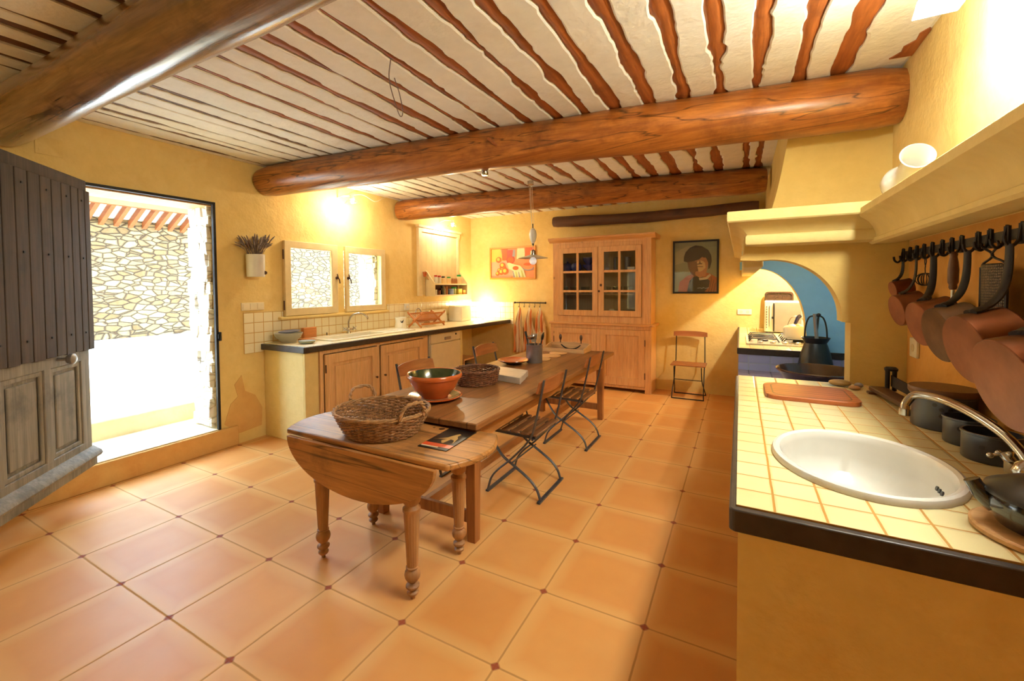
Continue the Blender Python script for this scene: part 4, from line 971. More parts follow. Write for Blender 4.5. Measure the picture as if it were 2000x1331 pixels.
# ================================================================== LEFT WALL AND WORKTOP
t = thing('wall_vase', 'white enamel half-round wall pot to the left of the window', 'vase', (-4.17, 2.59, 1.615))
b = NB(); lathe(b, [(0, 0), (.078, 0), (.08, .004), (.083, .21), (.086, .214), (.083, .218), (.078, .214), (.075, .01), (0, .01)], (-4.165, 2.585, 1.615), 32); obj('body', b, m_white, t, smooth=True)
b = NB(); lathe(b, [(0, 0), (.018, .0), (.012, .001), (0, .001)], (-4.10, 2.64, 1.655), 10, Matrix.Rotation(PI/2, 4, 'Y') @ Matrix.Rotation(.6, 4, 'X')); obj('chip', b, m_rust, t, label='dark chip in the enamel')
b = NB(); rnd = random.Random(11)
for i in range(85):
    a = rnd.uniform(0, 2*PI); sp = rnd.uniform(.02, .15); hh = rnd.uniform(.12, .23); p0 = Vector((-4.165, 2.585, 1.80))+Vector((math.cos(a), math.sin(a), 0))*rnd.uniform(0, .05)
    ex = max(-.065, math.cos(a)*sp)
    p2 = p0+Vector((ex, math.sin(a)*sp, hh)); p1 = p0.lerp(p2, .55)+Vector((0, 0, .025))
    pts = spline([p0, p1, p2], 4)
    tube(b, pts, [.0016]*4+[.003, .0065, .0065, .006, .002], 5)
o = solo('dried_lavender', b, m_lav, 'bunch of dried lavender standing in the white wall pot', 'flowers', (-4.165, 2.585, 1.80), smooth=True); o['kind'] = 'stuff'
b = NB(); box(b, -4.249, -4.238, 2.48, 2.71, 1.285, 1.362)
t = thing('switch_plate', 'triple white light switch plate below the white wall pot', 'switch', (-4.245, 2.6, 1.32)); obj('plate', b, m_plastic, t, bevel=.003)
for k in range(3):
    b = NB(); box(b, -4.238, -4.234, 2.495+.072*k, 2.55+.072*k, 1.297, 1.35); obj('rocker', b, m_plastic, t, bevel=.001)
t = thing('wall_socket', 'white socket on the tiles above the dish rack', 'socket', (-4.24, 4.85, 1.2))
b = NB(); box(b, -4.243, -4.225, 4.80, 4.90, 1.175, 1.265); obj('plate', b, m_white, t, bevel=.003)
b = NB(); lathe(b, [(0, 0), (.02, 0), (.02, .003), (0, .003)], (-4.225, 4.85, 1.22), 16, Matrix.Rotation(PI/2, 4, 'Y')); obj('outlet', b, m_plastic, t)
def spot(y, z, label):
    t = thing('spot_lamp', label, 'lamp', (-4.0, y, z))
    b = NB(); tube(b, [(-4.245, y, z+.07), (-4.14, y, z+.085), (-4.02, y, z+.07)], .007, 8); obj('arm', b, m_white, t, smooth=True)
    b = NB(); lathe(b, [(0, .06), (.02, .06), (.024, .04), (.028, .01), (.02, .0), (0, .0)], (-4.0, y, z+.015), 16); obj('holder', b, m_white, t, smooth=True)
    b = NB(); lathe(b, [(.03, .02), (.06, .0), (.085, -.03), (.088, -.03), (.062, .004), (.032, .024)], (-4.0, y, z), 24); obj('shade', b, m_glass, t, smooth=True)
    b = NB(); sphere(b, (-4.0, y, z-.005), .022, 12); obj('bulb', b, M_emit('bulb', (1, .85, .6, 1), 12), t, smooth=True)
spot(3.66, 2.515, 'small glass spot lamp lit on the wall above the window')
spot(5.68, 2.485, 'small glass spot lamp lit above the spice cupboard')
b = NB(); tube(b, spline([(-4.23, 3.72, 2.60), (-4.15, 3.95, 2.66), (-4.1, 4.12, 2.60), (-4.12, 4.3, 2.68), (-4.2, 4.4, 2.7)], 8), .004, 6); solo('lamp_flex', b, m_cord, 'loose white flex of the lamp above the window', 'cable', (-4.15, 4.0, 2.65), smooth=True)
# spice cupboard
t = thing('spice_cupboard', 'open cream board cupboard with a spice shelf on the left wall', 'cupboard', (-4.2, 5.65, 1.37))
b = NB()
for i in range(7): box(b, -4.249, -4.235, 5.175+i*.135, 5.175+i*.135+.132, 1.385, 2.38)
obj('back_boards', b, m_frame, t)
b = NB(); box(b, -4.249, -4.205, 5.10, 5.178, 1.372, 2.42); obj('side_post', b, m_frame, t, bevel=.003)
b = NB(); prism(b, [(6.115, 1.372), (6.16, 1.372), (6.16, 2.30), (6.19, 2.34), (6.19, 2.42), (6.115, 2.42)], 'x', -4.249, -4.205); obj('side_post', b, m_frame, t, bevel=.003)
b = NB(); box(b, -4.249, -4.18, 5.08, 6.2, 2.40, 2.44); box(b, -4.24, -4.205, 5.178, 6.115, 2.34, 2.40); obj('top_rail', b, m_frame, t, bevel=.003)
b = NB(); box(b, -4.235, -4.06, 5.30, 6.2, 1.365, 1.385); obj('shelf', b, m_frame, t)
b = NB(); box(b, -4.235, -4.07, 5.30, 6.2, 1.54, 1.56); obj('shelf', b, m_frame, t, bevel=.003)
b = NB(); box(b, -4.234, -4.228, 5.32, 6.18, 1.386, 1.54); obj('dark_back', b, simple('red_brown', S(120, 60, 34)), t)
for y in (5.28, 6.18):
    b = NB(); prism(b, [(-4.235, 1.365), (-4.06, 1.365), (-4.06, 1.565), (-4.09, 1.60), (-4.14, 1.66), (-4.20, 1.74), (-4.235, 1.76)], 'y', y, y+.02); obj('shelf_side', b, m_frame, t, bevel=.002)
def jar(y, z, r, h, body, cap, label, cat='jar', x=-4.14, group=None, capr=None):
    t = thing('spice_jar' if cat == 'jar' else cat, label, cat, (x, y, z), 0, group)
    b = NB(); lathe(b, [(0, 0), (r, 0), (r, h*.72), (r*.8, h*.78), (r*.8, h*.8), (0, h*.8)], (0, 0, 0), 18); obj('body', b, body, t, smooth=True, local=True)
    b = NB(); cr = capr or r*.85; lathe(b, [(0, h*.8), (cr, h*.8), (cr, h), (0, h)], (0, 0, 0), 18); obj('lid', b, cap, t, smooth=True, local=True)
red, grn, yel = simple('red_cap', S(190, 60, 50)), simple('green_cap', S(40, 150, 60)), simple('yellow_tin', S(225, 210, 90))
SG = 'spice jars on the upper cupboard shelf'
m_spice = simple('spice_brown', S(170, 110, 60)); m_spicel = simple('spice_pale', S(226, 196, 140))
jar(5.42, 1.56, .03, .13, m_glassw, red, 'first spice jar from the left on the cupboard shelf, red lid', group=SG)
jar(5.51, 1.56, .03, .125, m_glassw, red, 'second spice jar from the left on the cupboard shelf, red lid', group=SG)
jar(5.61, 1.56, .033, .115, m_spicel, m_black, 'spice jar with a black lid on the upper cupboard shelf', group=SG)
jar(5.76, 1.56, .034, .11, m_spicel, grn, 'small spice jar with a green lid, left of the two red-brown jars', group=SG)
jar(5.87, 1.56, .028, .085, m_spice, m_spice, 'left of the two low red-brown spice pots on the upper shelf', group=SG)
jar(5.95, 1.56, .028, .085, m_spice, m_spice, 'right of the two low red-brown spice pots on the upper shelf', group=SG)
jar(6.05, 1.56, .042, .15, m_spicel, grn, 'largest spice jar, green lid, at the right end of the shelf', group=SG)
LG = 'cups and tins on the lower cupboard shelf'
jar(5.37, 1.386, .026, .08, m_glassw, m_glassw, 'small clear pot at the left end of the lower spice shelf', 'pot', -4.11, LG, .027)
jar(5.45, 1.386, .03, .07, m_copper, m_copper, 'small copper coloured cup on the lower spice shelf', 'cup', -4.11, LG, .031)
jar(5.56, 1.386, .045, .14, m_blackgl, m_blackgl, 'black jar, tallest on the lower spice shelf', 'jug', -4.12, LG, .03)
jar(5.66, 1.386, .034, .13, m_spice, m_spice, 'brown jar right of the black jar on the lower spice shelf', 'canister', -4.13, LG, .034)
jar(5.77, 1.386, .045, .09, simple('pale_blue', S(150, 170, 200)), simple('pale_blue', S(150, 170, 200)), 'pale blue cup on the lower spice shelf', 'mug', -4.11, LG, .046)
jar(5.88, 1.386, .04, .12, simple('pale_green', S(196, 214, 140)), grn, 'pale green tin on the lower spice shelf', 'tin', -4.13, LG, .041)
b = NB(); box(b, -4.14, -4.08, 5.95, 6.05, 1.386, 1.475); solo('tea_box', b, yel, 'yellow-green box on the lower spice shelf', 'box', (-4.11, 6.0, 1.386), LG)
b = NB(); box(b, -4.14, -4.08, 6.085, 6.16, 1.386, 1.455); solo('tea_box', b, simple('orange_box', S(232, 170, 80)), 'small orange box at the right end of the lower spice shelf', 'box', (-4.11, 6.12, 1.386), LG)
t = thing('salt_scoop', 'terracotta scoop hanging on the left post of the spice cupboard', 'scoop', (-4.17, 5.26, 1.66))
b = NB(); lathe(b, [(0, 0), (.022, 0), (.034, .07), (.028, .07), (.018, .01), (0, .01)], (-4.19, 5.215, 1.665), 16); obj('cup', b, m_terra, t, smooth=True)
b = NB(); tube(b, [(-4.185, 5.23, 1.68), (-4.16, 5.30, 1.60)], .008, 8); obj('handle', b, m_beech, t)
# on the left worktop
t = thing('stoneware_bowl', 'grey stoneware bowl at the near end of the left worktop', 'bowl', (-4.08, 2.86, KZ))
b = NB(); lathe(b, [(0, 0), (.065, 0), (.07, .006), (.12, .06), (.135, .09), (.137, .097), (.13, .097), (.11, .06), (.06, .014), (0, .012)], (0, 0, 0), 36); obj('body', b, simple('stoneware', S(170, 166, 150), .4), t, smooth=True, local=True)
b = NB(); M = Matrix.Translation((-4.08, 2.87, KZ+.1)) @ Matrix.Rotation(.06, 4, 'X'); lathe(b, [(0, 0), (.06, 0), (.10, .012), (.10, .018), (.06, .008), (0, .008)], (0, 0, 0), 28, M); solo('saucer', b, simple('blue_plate', S(96, 108, 140), .3), 'small blue-grey plate resting on the grey bowl', 'plate', (-4.08, 2.87, KZ+.1), smooth=True)
b = NB(); M = Matrix.Translation((-4.16, 3.16, KZ+.0005)) @ Matrix.Rotation(.0, 4, 'Z'); box(b, -.02, .03, -.08, .08, 0, .125, M); solo('wooden_block', b, m_rack, 'small upright wooden block against the tiles beside the grey bowl', 'block', (-4.16, 3.16, KZ), bevel=.004)
b = NB(); box(b, -4.10, -3.96, 2.98, 3.085, KZ+.0005, KZ+.02); solo('chopping_board', b, m_rack, 'thin small chopping board lying behind the soap dish', 'board', (-4.03, 3.03, KZ), bevel=.004)
vessel('soap_dish', [(0, 0), (.05, 0), (.075, .012), (.08, .03), (.074, .03), (.05, .012), (0, .01)], (-3.82, 2.88, KZ), simple('grey_green', S(140, 140, 112), .5), 'oval grey-green dish at the front corner of the left worktop', 'dish')
vessel('sink_plug', [(0, 0), (.03, 0), (.032, .008), (.006, .012), (.004, .03), (.008, .04), (0, .045)], (-4.185, 3.42, KZ), m_black, 'small black sink plug on the worktop behind the sink', 'plug')
t = thing('cream_jug', 'cream jug with a dark mark right of the left sink tap', 'jug', (-4.02, 4.48, KZ))
b = NB(); lathe(b, [(0, 0), (.082, 0), (.084, .01), (.07, .08), (.068, .10), (.08, .15), (.082, .155), (.076, .155), (.062, .10), (.07, .02), (0, .01)], (0, 0, 0), 32); obj('body', b, m_cream, t, smooth=True, local=True)
b = NB(); prism(b, [(-.035, .12), (-.01, .10), (.015, .13), (.005, .09), (-.015, .085)], 'x', .073, .0745, Matrix.Rotation(-.5, 4, 'Z')); obj('mark', b, m_black, t, local=True)
# dish rack
t = thing('dish_rack', 'folding wooden dish rack with crossed legs on the left worktop', 'rack', (-3.93, 4.85, KZ))
ry0, ry1 = 4.66, 5.18
for y in (ry0, ry1):
    for s in (-1, 1):
        b = NB(); bar(b, (-3.93-s*.12, y+(.012 if s > 0 else 0), KZ+.007), (-3.93+s*.125, y+(.012 if s > 0 else 0), KZ+.215), .024, .012, (0, 1, 0)); obj('cross_leg', b, m_rack, t, bevel=.002)
for s in (-1, 1):
    for f in (.45, .9):
        b = NB(); xx = -3.93+s*.123*(2*f-1); bar(b, (xx, ry0-.02, KZ+.11+.1*(2*f-1)), (xx, ry1+.03, KZ+.11+.1*(2*f-1)), .02, .02); obj('rail', b, m_rack, t, bevel=.002)
b = NB(); bar(b, (-3.81, ry0, KZ+.05), (-3.81, ry1, KZ+.05), .018, .03); obj('rail', b, m_rack, t)
for k in range(16):
    y = ry0+.04+(ry1-ry0-.06)*k/15
    for s in (-1, 1):
        b = NB(); tube(b, [(-3.93-s*.04, y, KZ+.065), (-3.93+s*.10, y, KZ+.195)], .0045, 6); obj('peg', b, m_rack, t)
b = NB(); tube(b, [(-4.13+.0, 4.98+.075*math.cos(a), KZ+.13+.12*math.sin(a)) for a in [PI*k/14 for k in range(15)]], .006, 8)
t = thing('pot_with_handle', 'pot with an arched wire handle behind the dish rack', 'pot', (-4.13, 4.98, KZ)); obj('handle', b, m_galv, t, smooth=True)
b = NB(); lathe(b, [(0, 0), (.07, 0), (.078, .02), (.078, .14), (.074, .14), (.07, .02), (0, .01)], (-4.13, 4.98, KZ), 24); obj('body', b, m_cream, t, smooth=True)
b = NB(); M = Matrix.Translation((-4.15, 5.50, KZ+.005)) @ Matrix.Rotation(-.18, 4, 'Y'); prism(b, rrect(-.22, .22, 0, .20, .02), 'x', -.008, .006, M @ Matrix(((1, 0, 0, 0), (0, 1, 0, 0), (0, 0, 1, 0), (0, 0, 0, 1)))); solo('white_tray', b, m_cream, 'cream tray leaning on the tiles right of the dish rack', 'tray', (-4.15, 5.5, KZ), bevel=.004)
t = thing('bread_bin', 'cream box standing in the bright corner of the left worktop', 'box', (-4.05, 5.98, KZ))
b = NB(); box(b, -4.20, -3.95, 5.83, 6.13, KZ+.0005, KZ+.25); obj('body', b, m_cream, t, bevel=.012)
b = NB(); box(b, -3.95, -3.946, 5.86, 6.10, KZ+.05, KZ+.055); obj('seam', b, m_plastic, t)
t = thing('corner_lamp', 'small glowing lamp in the back corner of the left worktop', 'lamp', (-3.93, 6.38, KZ))
b = NB(); lathe(b, [(0, 0), (.06, 0), (.06, .012), (.012, .02), (.010, .10), (0, .10)], (0, 0, .0005), 24); obj('base', b, m_cream, t, smooth=True, local=True)
b = NB(); sphere(b, (0, 0, .20), .03, 14, (1, 1, 1.3)); obj('bulb', b, M_emit('lamp_bulb', (1, .86, .6, 1), 25), t, smooth=True, local=True)

# ================================================================== BACK WALL
YB = 6.598
def flat(b, poly, y, mi): 
    f = b.faces.new([b.verts.new((x, y, z)) for x, z in poly]); f.material_index = mi
# portrait in a black frame
t = thing('framed_portrait', 'black framed portrait of a dark-haired person on the back wall', 'picture', (-.55, YB, 1.76))
px0, px1, pz0, pz1 = -.842, -.256, 1.39, 2.128
b = NB(); slab_holes(b, rect_rings(px0, px1, pz0, pz1), [rect_rings(px0+.025, px1-.025, pz0+.025, pz1-.025)], YB-.025, YB, 'y'); obj('frame', b, m_black, t, bevel=.002)
U = lambda u, v: (px0+.025+(px1-px0-.05)*u, pz0+.025+(pz1-pz0-.05)*v)
PM = [simple('pic_bg', S(150, 148, 116)), simple('pic_sky', S(172, 160, 124)), simple('pic_hair', S(66, 52, 44)), simple('pic_skin', S(190, 128, 84)), simple('pic_skin_lit', S(222, 178, 120)), simple('pic_jacket', S(56, 48, 44)), simple('pic_collar', S(206, 186, 150)), simple('pic_rust', S(176, 96, 62)), simple('pic_pale', S(190, 196, 190)), simple('pic_pale2', S(206, 206, 196)), simple('pic_dark', S(120, 82, 58))]
b = NB(); LAY = []
def lay(mi, pts): LAY.append((mi, [U(*p) for p in pts]))
lay(0, [(0, 0), (1, 0), (1, 1), (0, 1)]); lay(1, [(0, .55), (.25, .6), (.6, .9), (.3, .93), (0, .8)])
lay(7, [(.08, 0), (.12, .2), (.3, .32), (.6, .42), (.85, .36), (1, .28), (1, 0)])
lay(5, [(.3, 0), (.36, .22), (.45, .30), (.58, .33), (.78, .26), (.84, .22), (.82, .1), (.72, 0)])
lay(10, [(.40, .36), (.33, .48), (.30, .62), (.5, .68), (.55, .4), (.50, .30)]); lay(3, [(.50, .34), (.48, .55), (.5, .68), (.78, .72), (.80, .55), (.76, .4), (.74, .32), (.60, .28)])
lay(4, [(.55, .42), (.52, .6), (.62, .63), (.72, .6), (.74, .48), (.66, .42), (.60, .40)])
lay(10, [(.49, .40), (.46, .60), (.53, .62), (.55, .5), (.57, .42)]); lay(10, [(.53, .565), (.66, .575), (.66, .555), (.53, .545)]); lay(10, [(.55, .515), (.68, .51), (.67, .495), (.55, .50)])
lay(2, [(.52, .655), (.57, .675), (.62, .66), (.57, .645)]); lay(2, [(.65, .66), (.70, .68), (.75, .665), (.70, .65)]); lay(10, [(.60, .64), (.585, .57), (.60, .555), (.63, .56)])
lay(6, [(.58, .275), (.74, .29), (.84, .36), (.87, .33), (.78, .25), (.6, .23)])
lay(2, [(.22, .62), (.22, .70), (.26, .80), (.36, .89), (.5, .935), (.66, .91), (.80, .83), (.87, .72), (.88, .6), (.84, .47), (.80, .45), (.80, .58), (.76, .66), (.66, .70), (.56, .64), (.46, .62), (.3, .6)])
lay(3, [(.64, .66), (.74, .69), (.77, .62), (.76, .56), (.70, .6)])
lay(9, [(.55, .075), (.62, .085), (.65, .07), (.70, .09), (.73, .07), (.82, .085), (.82, .078), (.74, .062), (.70, .08), (.65, .06), (.62, .077), (.55, .067)])
for k in range(5): lay(7 if k % 2 else 10, [(.80+.03*k, 0), (.86+.025*k, .18), (.87+.03*k, .30-.03*k), (.885+.028*k, .29-.03*k), (.875+.025*k, .17), (.82+.03*k, 0)])
for k, (mi, P) in enumerate(LAY):
    vs0 = [b.verts.new((x, YB-.006-.0004*k, z)) for x, z in P]
    for tri in tessellate_polygon([[Vector((x, z, 0)) for x, z in P]]):
        f = b.faces.new([vs0[i] for i in tri]); f.material_index = mi
obj('print', b, PM, t)
b = NB(); box(b, px0+.024, px1-.024, YB-.0215, YB-.0195, pz0+.024, pz1-.024); obj('glass', b, m_glass, t)
# still life
t = thing('still_life_painting', 'orange still life painting in a thin gilt frame, partly behind the pendant lamp', 'picture', (-3.41, YB, 1.9))
px0, px1, pz0, pz1 = -3.85, -2.972, 1.63, 2.185
b = NB(); slab_holes(b, rect_rings(px0, px1, pz0, pz1), [rect_rings(px0+.03, px1-.03, pz0+.03, pz1-.03)], YB-.025, YB, 'y'); obj('frame', b, simple('gilt', S(222, 150, 60), .4), t, bevel=.003)
U = lambda u, v: (px0+.03+(px1-px0-.06)*u, pz0+.03+(pz1-pz0-.06)*v)
PM = [simple('p_orange', S(236, 150, 90)), simple('p_yellow', S(244, 196, 84)), simple('p_deep', S(222, 104, 46)), simple('p_red', S(196, 80, 60)), simple('p_pale', S(238, 226, 170)), simple('p_grey', S(160, 150, 150)), simple('p_pink', S(236, 170, 136)), simple('p_green', S(196, 196, 110))]
LAY = []; 
lay(0, [(0, 0), (1, 0), (1, 1), (0, 1)]); lay(1, [(0, .55), (0, 1), (.22, 1), (.3, .55)]); lay(6, [(0, 0), (0, .55), (.45, .6), (.6, .15), (.45, 0)]); lay(2, [(.26, .6), (.25, 1), (.4, 1), (.38, .6)])
lay(4, [(.6, .62), (.62, 1), (.78, 1), (.8, .66)]); lay(2, [(.78, .6), (.8, 1), (1, 1), (1, .6)])
E2 = lambda cx, cy, rx, ry: [(cx+rx*math.cos(2*PI*k/16), cy+ry*math.sin(2*PI*k/16)) for k in range(16)]
lay(3, E2(.46, .62, .10, .16)); lay(3, [(.38, .72), (.38, .95), (.54, .95), (.54, .72)]); lay(2, E2(.46, .6, .075, .11)); lay(5, [(.5, .72), (.52, .95), (.57, .95), (.57, .72)])
for cx, cy, r in ((.18, .62, .07), (.2, .25, .06), (.28, .32, .08), (.24, .2, .07), (.33, .22, .08), (.15, .14, .05), (.27, .42, .07)): lay(2, E2(cx, cy, r, r*1.5)); lay(1, E2(cx-.01, cy+.02, r*.5, r*.8))
lay(4, [(.38, .48), (.42, .52), (.55, .45), (.68, .4), (.76, .28), (.82, 0), (.52, 0), (.5, .25), (.42, .3)]); lay(5, [(.5, .25), (.53, .22), (.57, 0), (.53, 0)]); lay(7, [(.57, .22), (.6, .2), (.63, 0), (.59, 0)]); lay(5, [(.64, .2), (.66, .18), (.69, 0), (.66, 0)]); lay(7, [(.7, .26), (.73, .22), (.78, 0), (.73, 0)])
lay(2, E2(.58, .32, .07, .07)); lay(5, E2(.87, .32, .13, .1)); lay(0, E2(.87, .35, .12, .09)); lay(2, E2(.86, .44, .1, .05))
b = NB()
for k, (mi, P) in enumerate(LAY):
    vs0 = [b.verts.new((x, YB-.008-.0003*k, z)) for x, z in P]
    for tri in tessellate_polygon([[Vector((x, z, 0)) for x, z in P]]):
        f = b.faces.new([vs0[i] for i in tri]); f.material_index = mi
obj('canvas', b, PM, t)
# hook rail with hanging cloths
t = thing('hook_rail', 'black iron hook rail on the back wall left of the dresser', 'rail', (-3.07, YB, 1.235))
b = NB(); tube(b, [(-3.34, YB-.04, 1.235), (-2.80, YB-.04, 1.235)], .010, 10); obj('bar', b, m_iron, t, smooth=True)
for x in (-3.35, -2.79):
    b = NB(); sphere(b, (x, YB-.04, 1.235), .017, 12); obj('finial', b, m_iron, t, smooth=True)
for x in (-3.30, -2.84):
    b = NB(); bar(b, (x, YB, 1.235), (x, YB-.04, 1.235), .014, .014); obj('bracket', b, m_iron, t)
HX = (-3.26, -3.165, -3.07, -2.975, -2.88)
for x in HX:
    b = NB(); tube(b, spline([(x, YB-.04, 1.247), (x, YB-.053, 1.235), (x, YB-.05, 1.20), (x, YB-.055, 1.165), (x, YB-.075, 1.165), (x, YB-.08, 1.185)], 4), .0035, 6); obj('hook', b, m_iron, t, smooth=True)
g = G('striped_cloth'); sx_ = g.n('ShaderNodeSeparateXYZ'); g.link(g.co(), sx_.inputs[0])
st = g.math('FRACT', g.math('ADD', g.math('MULTIPLY', sx_.outputs[0], 11), g.math('MULTIPLY', g.noise(4, 2), .5)))
g.col(g.ramp(st, [(.0, S(238, 224, 190)), (.3, S(238, 220, 180)), (.38, S(230, 140, 76)), (.62, S(232, 150, 90)), (.7, S(236, 214, 170)), (.86, S(214, 170, 110)), (1, S(238, 224, 190))])); g.rough(.9); m_cloth = g.m
def cloth(xh, xc, wtop, wbot, z0, z1, seed, label):
    rnd = random.Random(seed); n, m = 36, 16; b = NB(); rows = []
    for j in range(m+1):
        v = j/m; z = z1+(z0-z1)*v; wd = wtop+(wbot-wtop)*min(1, v*1.9)**.7; cx = xh+(xc-xh)*min(1, v*2)
        row = []
        for i in range(n+1):
            u = i/n; am = .028*min(1, v*3)
            y = YB-.055-am+am*math.sin(u*PI*7+seed+v*1.3)+.008*noise.noise((u*5, v*4, seed))
            row.append(b.verts.new((cx+(u-.5)*wd+.006*math.sin(v*9+seed), min(y, YB-.012), z-(.045*abs(2*u-1)**1.4 if j == 0 else .045*abs(2*u-1)**1.4*(1-v)))))
        rows.append(row)
    for A, C in zip(rows, rows[1:]):
        for i in range(n): b.faces.new((A[i], A[i+1], C[i+1], C[i]))
    o = solo('kitchen_cloth', b, m_cloth, label, 'cloth', (xc, YB-.05, z0), 'striped cloths on the hook rail', smooth=True)
    s = o.modifiers.new('thickness', 'SOLIDIFY'); s.thickness = .003
cloth(-3.26, -3.265, .05, .20, .40, 1.17, 1, 'leftmost orange striped cloth on the hook rail')
cloth(-3.07, -3.065, .05, .19, .44, 1.17, 2.4, 'middle orange striped cloth on the hook rail')
cloth(-2.88, -2.868, .05, .19, .42, 1.17, 4.1, 'rightmost orange striped cloth on the hook rail, next to the dresser')
t = thing('wall_socket', 'white double socket on the back wall left of the oven', 'socket', (.06, YB, 1.15))
b = NB(); box(b, -.03, .135, YB-.014, YB, 1.112, 1.182); obj('plate', b, m_white, t, bevel=.003)
for k in range(2):
    b = NB(); lathe(b, [(0, 0), (.02, 0), (.02, .002), (0, .002)], (.012+.078*k, YB-.014, 1.147), 16, Matrix.Rotation(PI/2, 4, 'X')); obj('outlet', b, m_plastic, t)

# ---- pendant lamp with a porcelain counterweight
PX, PY = -2.12, 4.62
t = thing('pendant_lamp', 'rise-and-fall pendant lamp with a flat glass shade and white porcelain weight', 'lamp', (PX, PY, 1.8))
b = NB(); lathe(b, [(0, 2.70), (.035, 2.70), (.035, 2.66), (.0, 2.655)], (PX+.02, PY-.1, 0), 18); obj('canopy', b, m_chrome, t, smooth=True)
for dx in (-.018, 0, .018):
    b = NB(); tube(b, [(PX+dx+.01, PY-.08, 2.66), (PX+dx*.8, PY, 2.20 if dx else 1.9)], .0025, 6); obj('cord', b, m_cord, t)
b = NB(); lathe(b, [(0, 2.0), (.014, 2.002), (.03, 2.03), (.041, 2.075), (.043, 2.11), (.036, 2.15), (.02, 2.172), (.01, 2.18), (0, 2.18)], (PX, PY, 0), 24); obj('counterweight', b, m_white, t, smooth=True)
b = NB(); lathe(b, [(0, 1.97), (.006, 1.972), (.014, 1.995), (.012, 2.003), (0, 2.003)], (PX, PY, 0), 14); tube(b, [(PX, PY, 2.18), (PX, PY, 2.23)], .006, 8); obj('weight_cap', b, m_iron, t, smooth=True)
b = NB(); lathe(b, [(0, 1.93), (.012, 1.93), (.03, 1.915), (.033, 1.885), (.034, 1.865), (0, 1.865)], (PX, PY, 0), 20); obj('holder', b, m_chrome, t, smooth=True)
b = NB(); lathe(b, [(.032, 1.872), (.05, 1.866), (.17, 1.835), (.172, 1.832), (.05, 1.862), (.03, 1.868)], (PX, PY, 0), 48); obj('shade', b, M_plain('opal_glass', S(206, 206, 200), .2, var=.04), t, smooth=True)
b = NB(); sphere(b, (PX, PY, 1.80), .042, 18, (1, 1, 1.05)); lathe(b, [(.018, 1.835), (.02, 1.868), (0, 1.868)], (PX, PY, 0), 14); obj('bulb', b, M_emit('opal_bulb', (1, .97, .92, 1), .35), t, smooth=True)
t = thing('ceiling_spot', 'small chrome fitting under the middle log beam, left of the pendant flex', 'lamp', (-1.83, 3.05, 2.42))
b = NB(); lathe(b, [(0, 2.405), (.024, 2.405), (.028, 2.412), (.028, 2.44), (0, 2.445)], (-1.83, 3.06, 0), 20); obj('body', b, m_chrome, t, smooth=True)
b = NB(); tube(b, spline([(-1.66, 1.80, 2.728), (-1.70, 1.83, 2.64), (-1.75, 1.93, 2.56), (-1.83, 2.06, 2.545), (-1.87, 2.13, 2.60), (-1.84, 2.07, 2.68), (-1.78, 1.96, 2.72)], 8), .003, 6); solo('loose_wire', b, simple('dark_flex', S(110, 90, 84)), 'thin loop of loose wire hanging from the ceiling', 'cable', (-1.75, 1.95, 2.62), smooth=True)
b = NB(); tube(b, [(-1.68, 2.855, 2.62), (-1.62, 2.885, 2.565)], .010, 8); solo('beam_peg', b, m_joist, 'short wooden peg in the middle log beam', 'peg', (-1.65, 2.87, 2.59))

# ================================================================== RIGHT SIDE
t = thing('strip_light', 'bright fluorescent strip light bracketed from the right wall near the ceiling', 'lamp', (.61, 1.7, 2.475))
b = NB(); prism(b, [(.55, 2.475), (.672, 2.475), (.66, 2.53), (.562, 2.53)], 'y', 1.24, 2.17); obj('diffuser', b, M_emit('tube_glow', (.93, .96, .86, 1), 128), t)
b = NB(); box(b, .56, .662, 1.25, 2.16, 2.53, 2.56); obj('housing', b, m_white, t)
for y in (1.4, 2.08):
    b = NB(); bar(b, (.645, y, 2.55), (.80, y, 2.585), .03, .02); obj('bracket', b, m_white, t)
# vase on the shelf
t = thing('white_vase', 'round-bellied white vase with a flared neck, tilted on the wall shelf', 'vase', (.68, 2.72, 1.906))
M = Matrix.Translation((.68, 2.78, 1.987)) @ Matrix.Rotation(1.22, 4, 'X')
b = NB(); lathe(b, [(0, -.085), (.03, -.082), (.065, -.055), (.08, -.01), (.076, .03), (.058, .065), (.045, .085), (.043, .15), (.05, .20), (.062, .225), (.058, .228), (.046, .20), (.038, .15), (.04, .09), (0, .07)], (0, 0, 0), 36)
b.transform(M); obj('body', b, m_white, t, smooth=True)
# pan rail
t = thing('pan_rail', 'long black iron rail with double hooks on the right wall under the shelf', 'rail', (.77, 2.2, 1.655))
b = NB(); bar(b, (.765, 1.2, 1.655), (.765, 3.08, 1.655), .010, .034); obj('bar', b, m_iron, t, bevel=.002)
for y in (3.0, 2.1, 1.35):
    b = NB(); bar(b, (.80, y, 1.655), (.762, y, 1.655), .03, .02); obj('bracket', b, m_iron, t)
PY_ = [1.44, 1.68, 1.933, 2.02, 2.13, 2.217, 2.35, 2.44, 2.535, 2.645, 2.745, 2.84, 2.936, 3.04]
for k, y in enumerate(PY_):
    b = NB(); tube(b, spline([(.757, y, 1.688), (.752, y, 1.66), (.748, y, 1.63), (.735, y, 1.615), (.722, y, 1.625), (.718, y, 1.645)], 4), .005, 6); bar(b, (.757, y, 1.62), (.757, y, 1.685), .03, .007, (1, 0, 0)); obj('hook', b, m_iron, t, smooth=True)
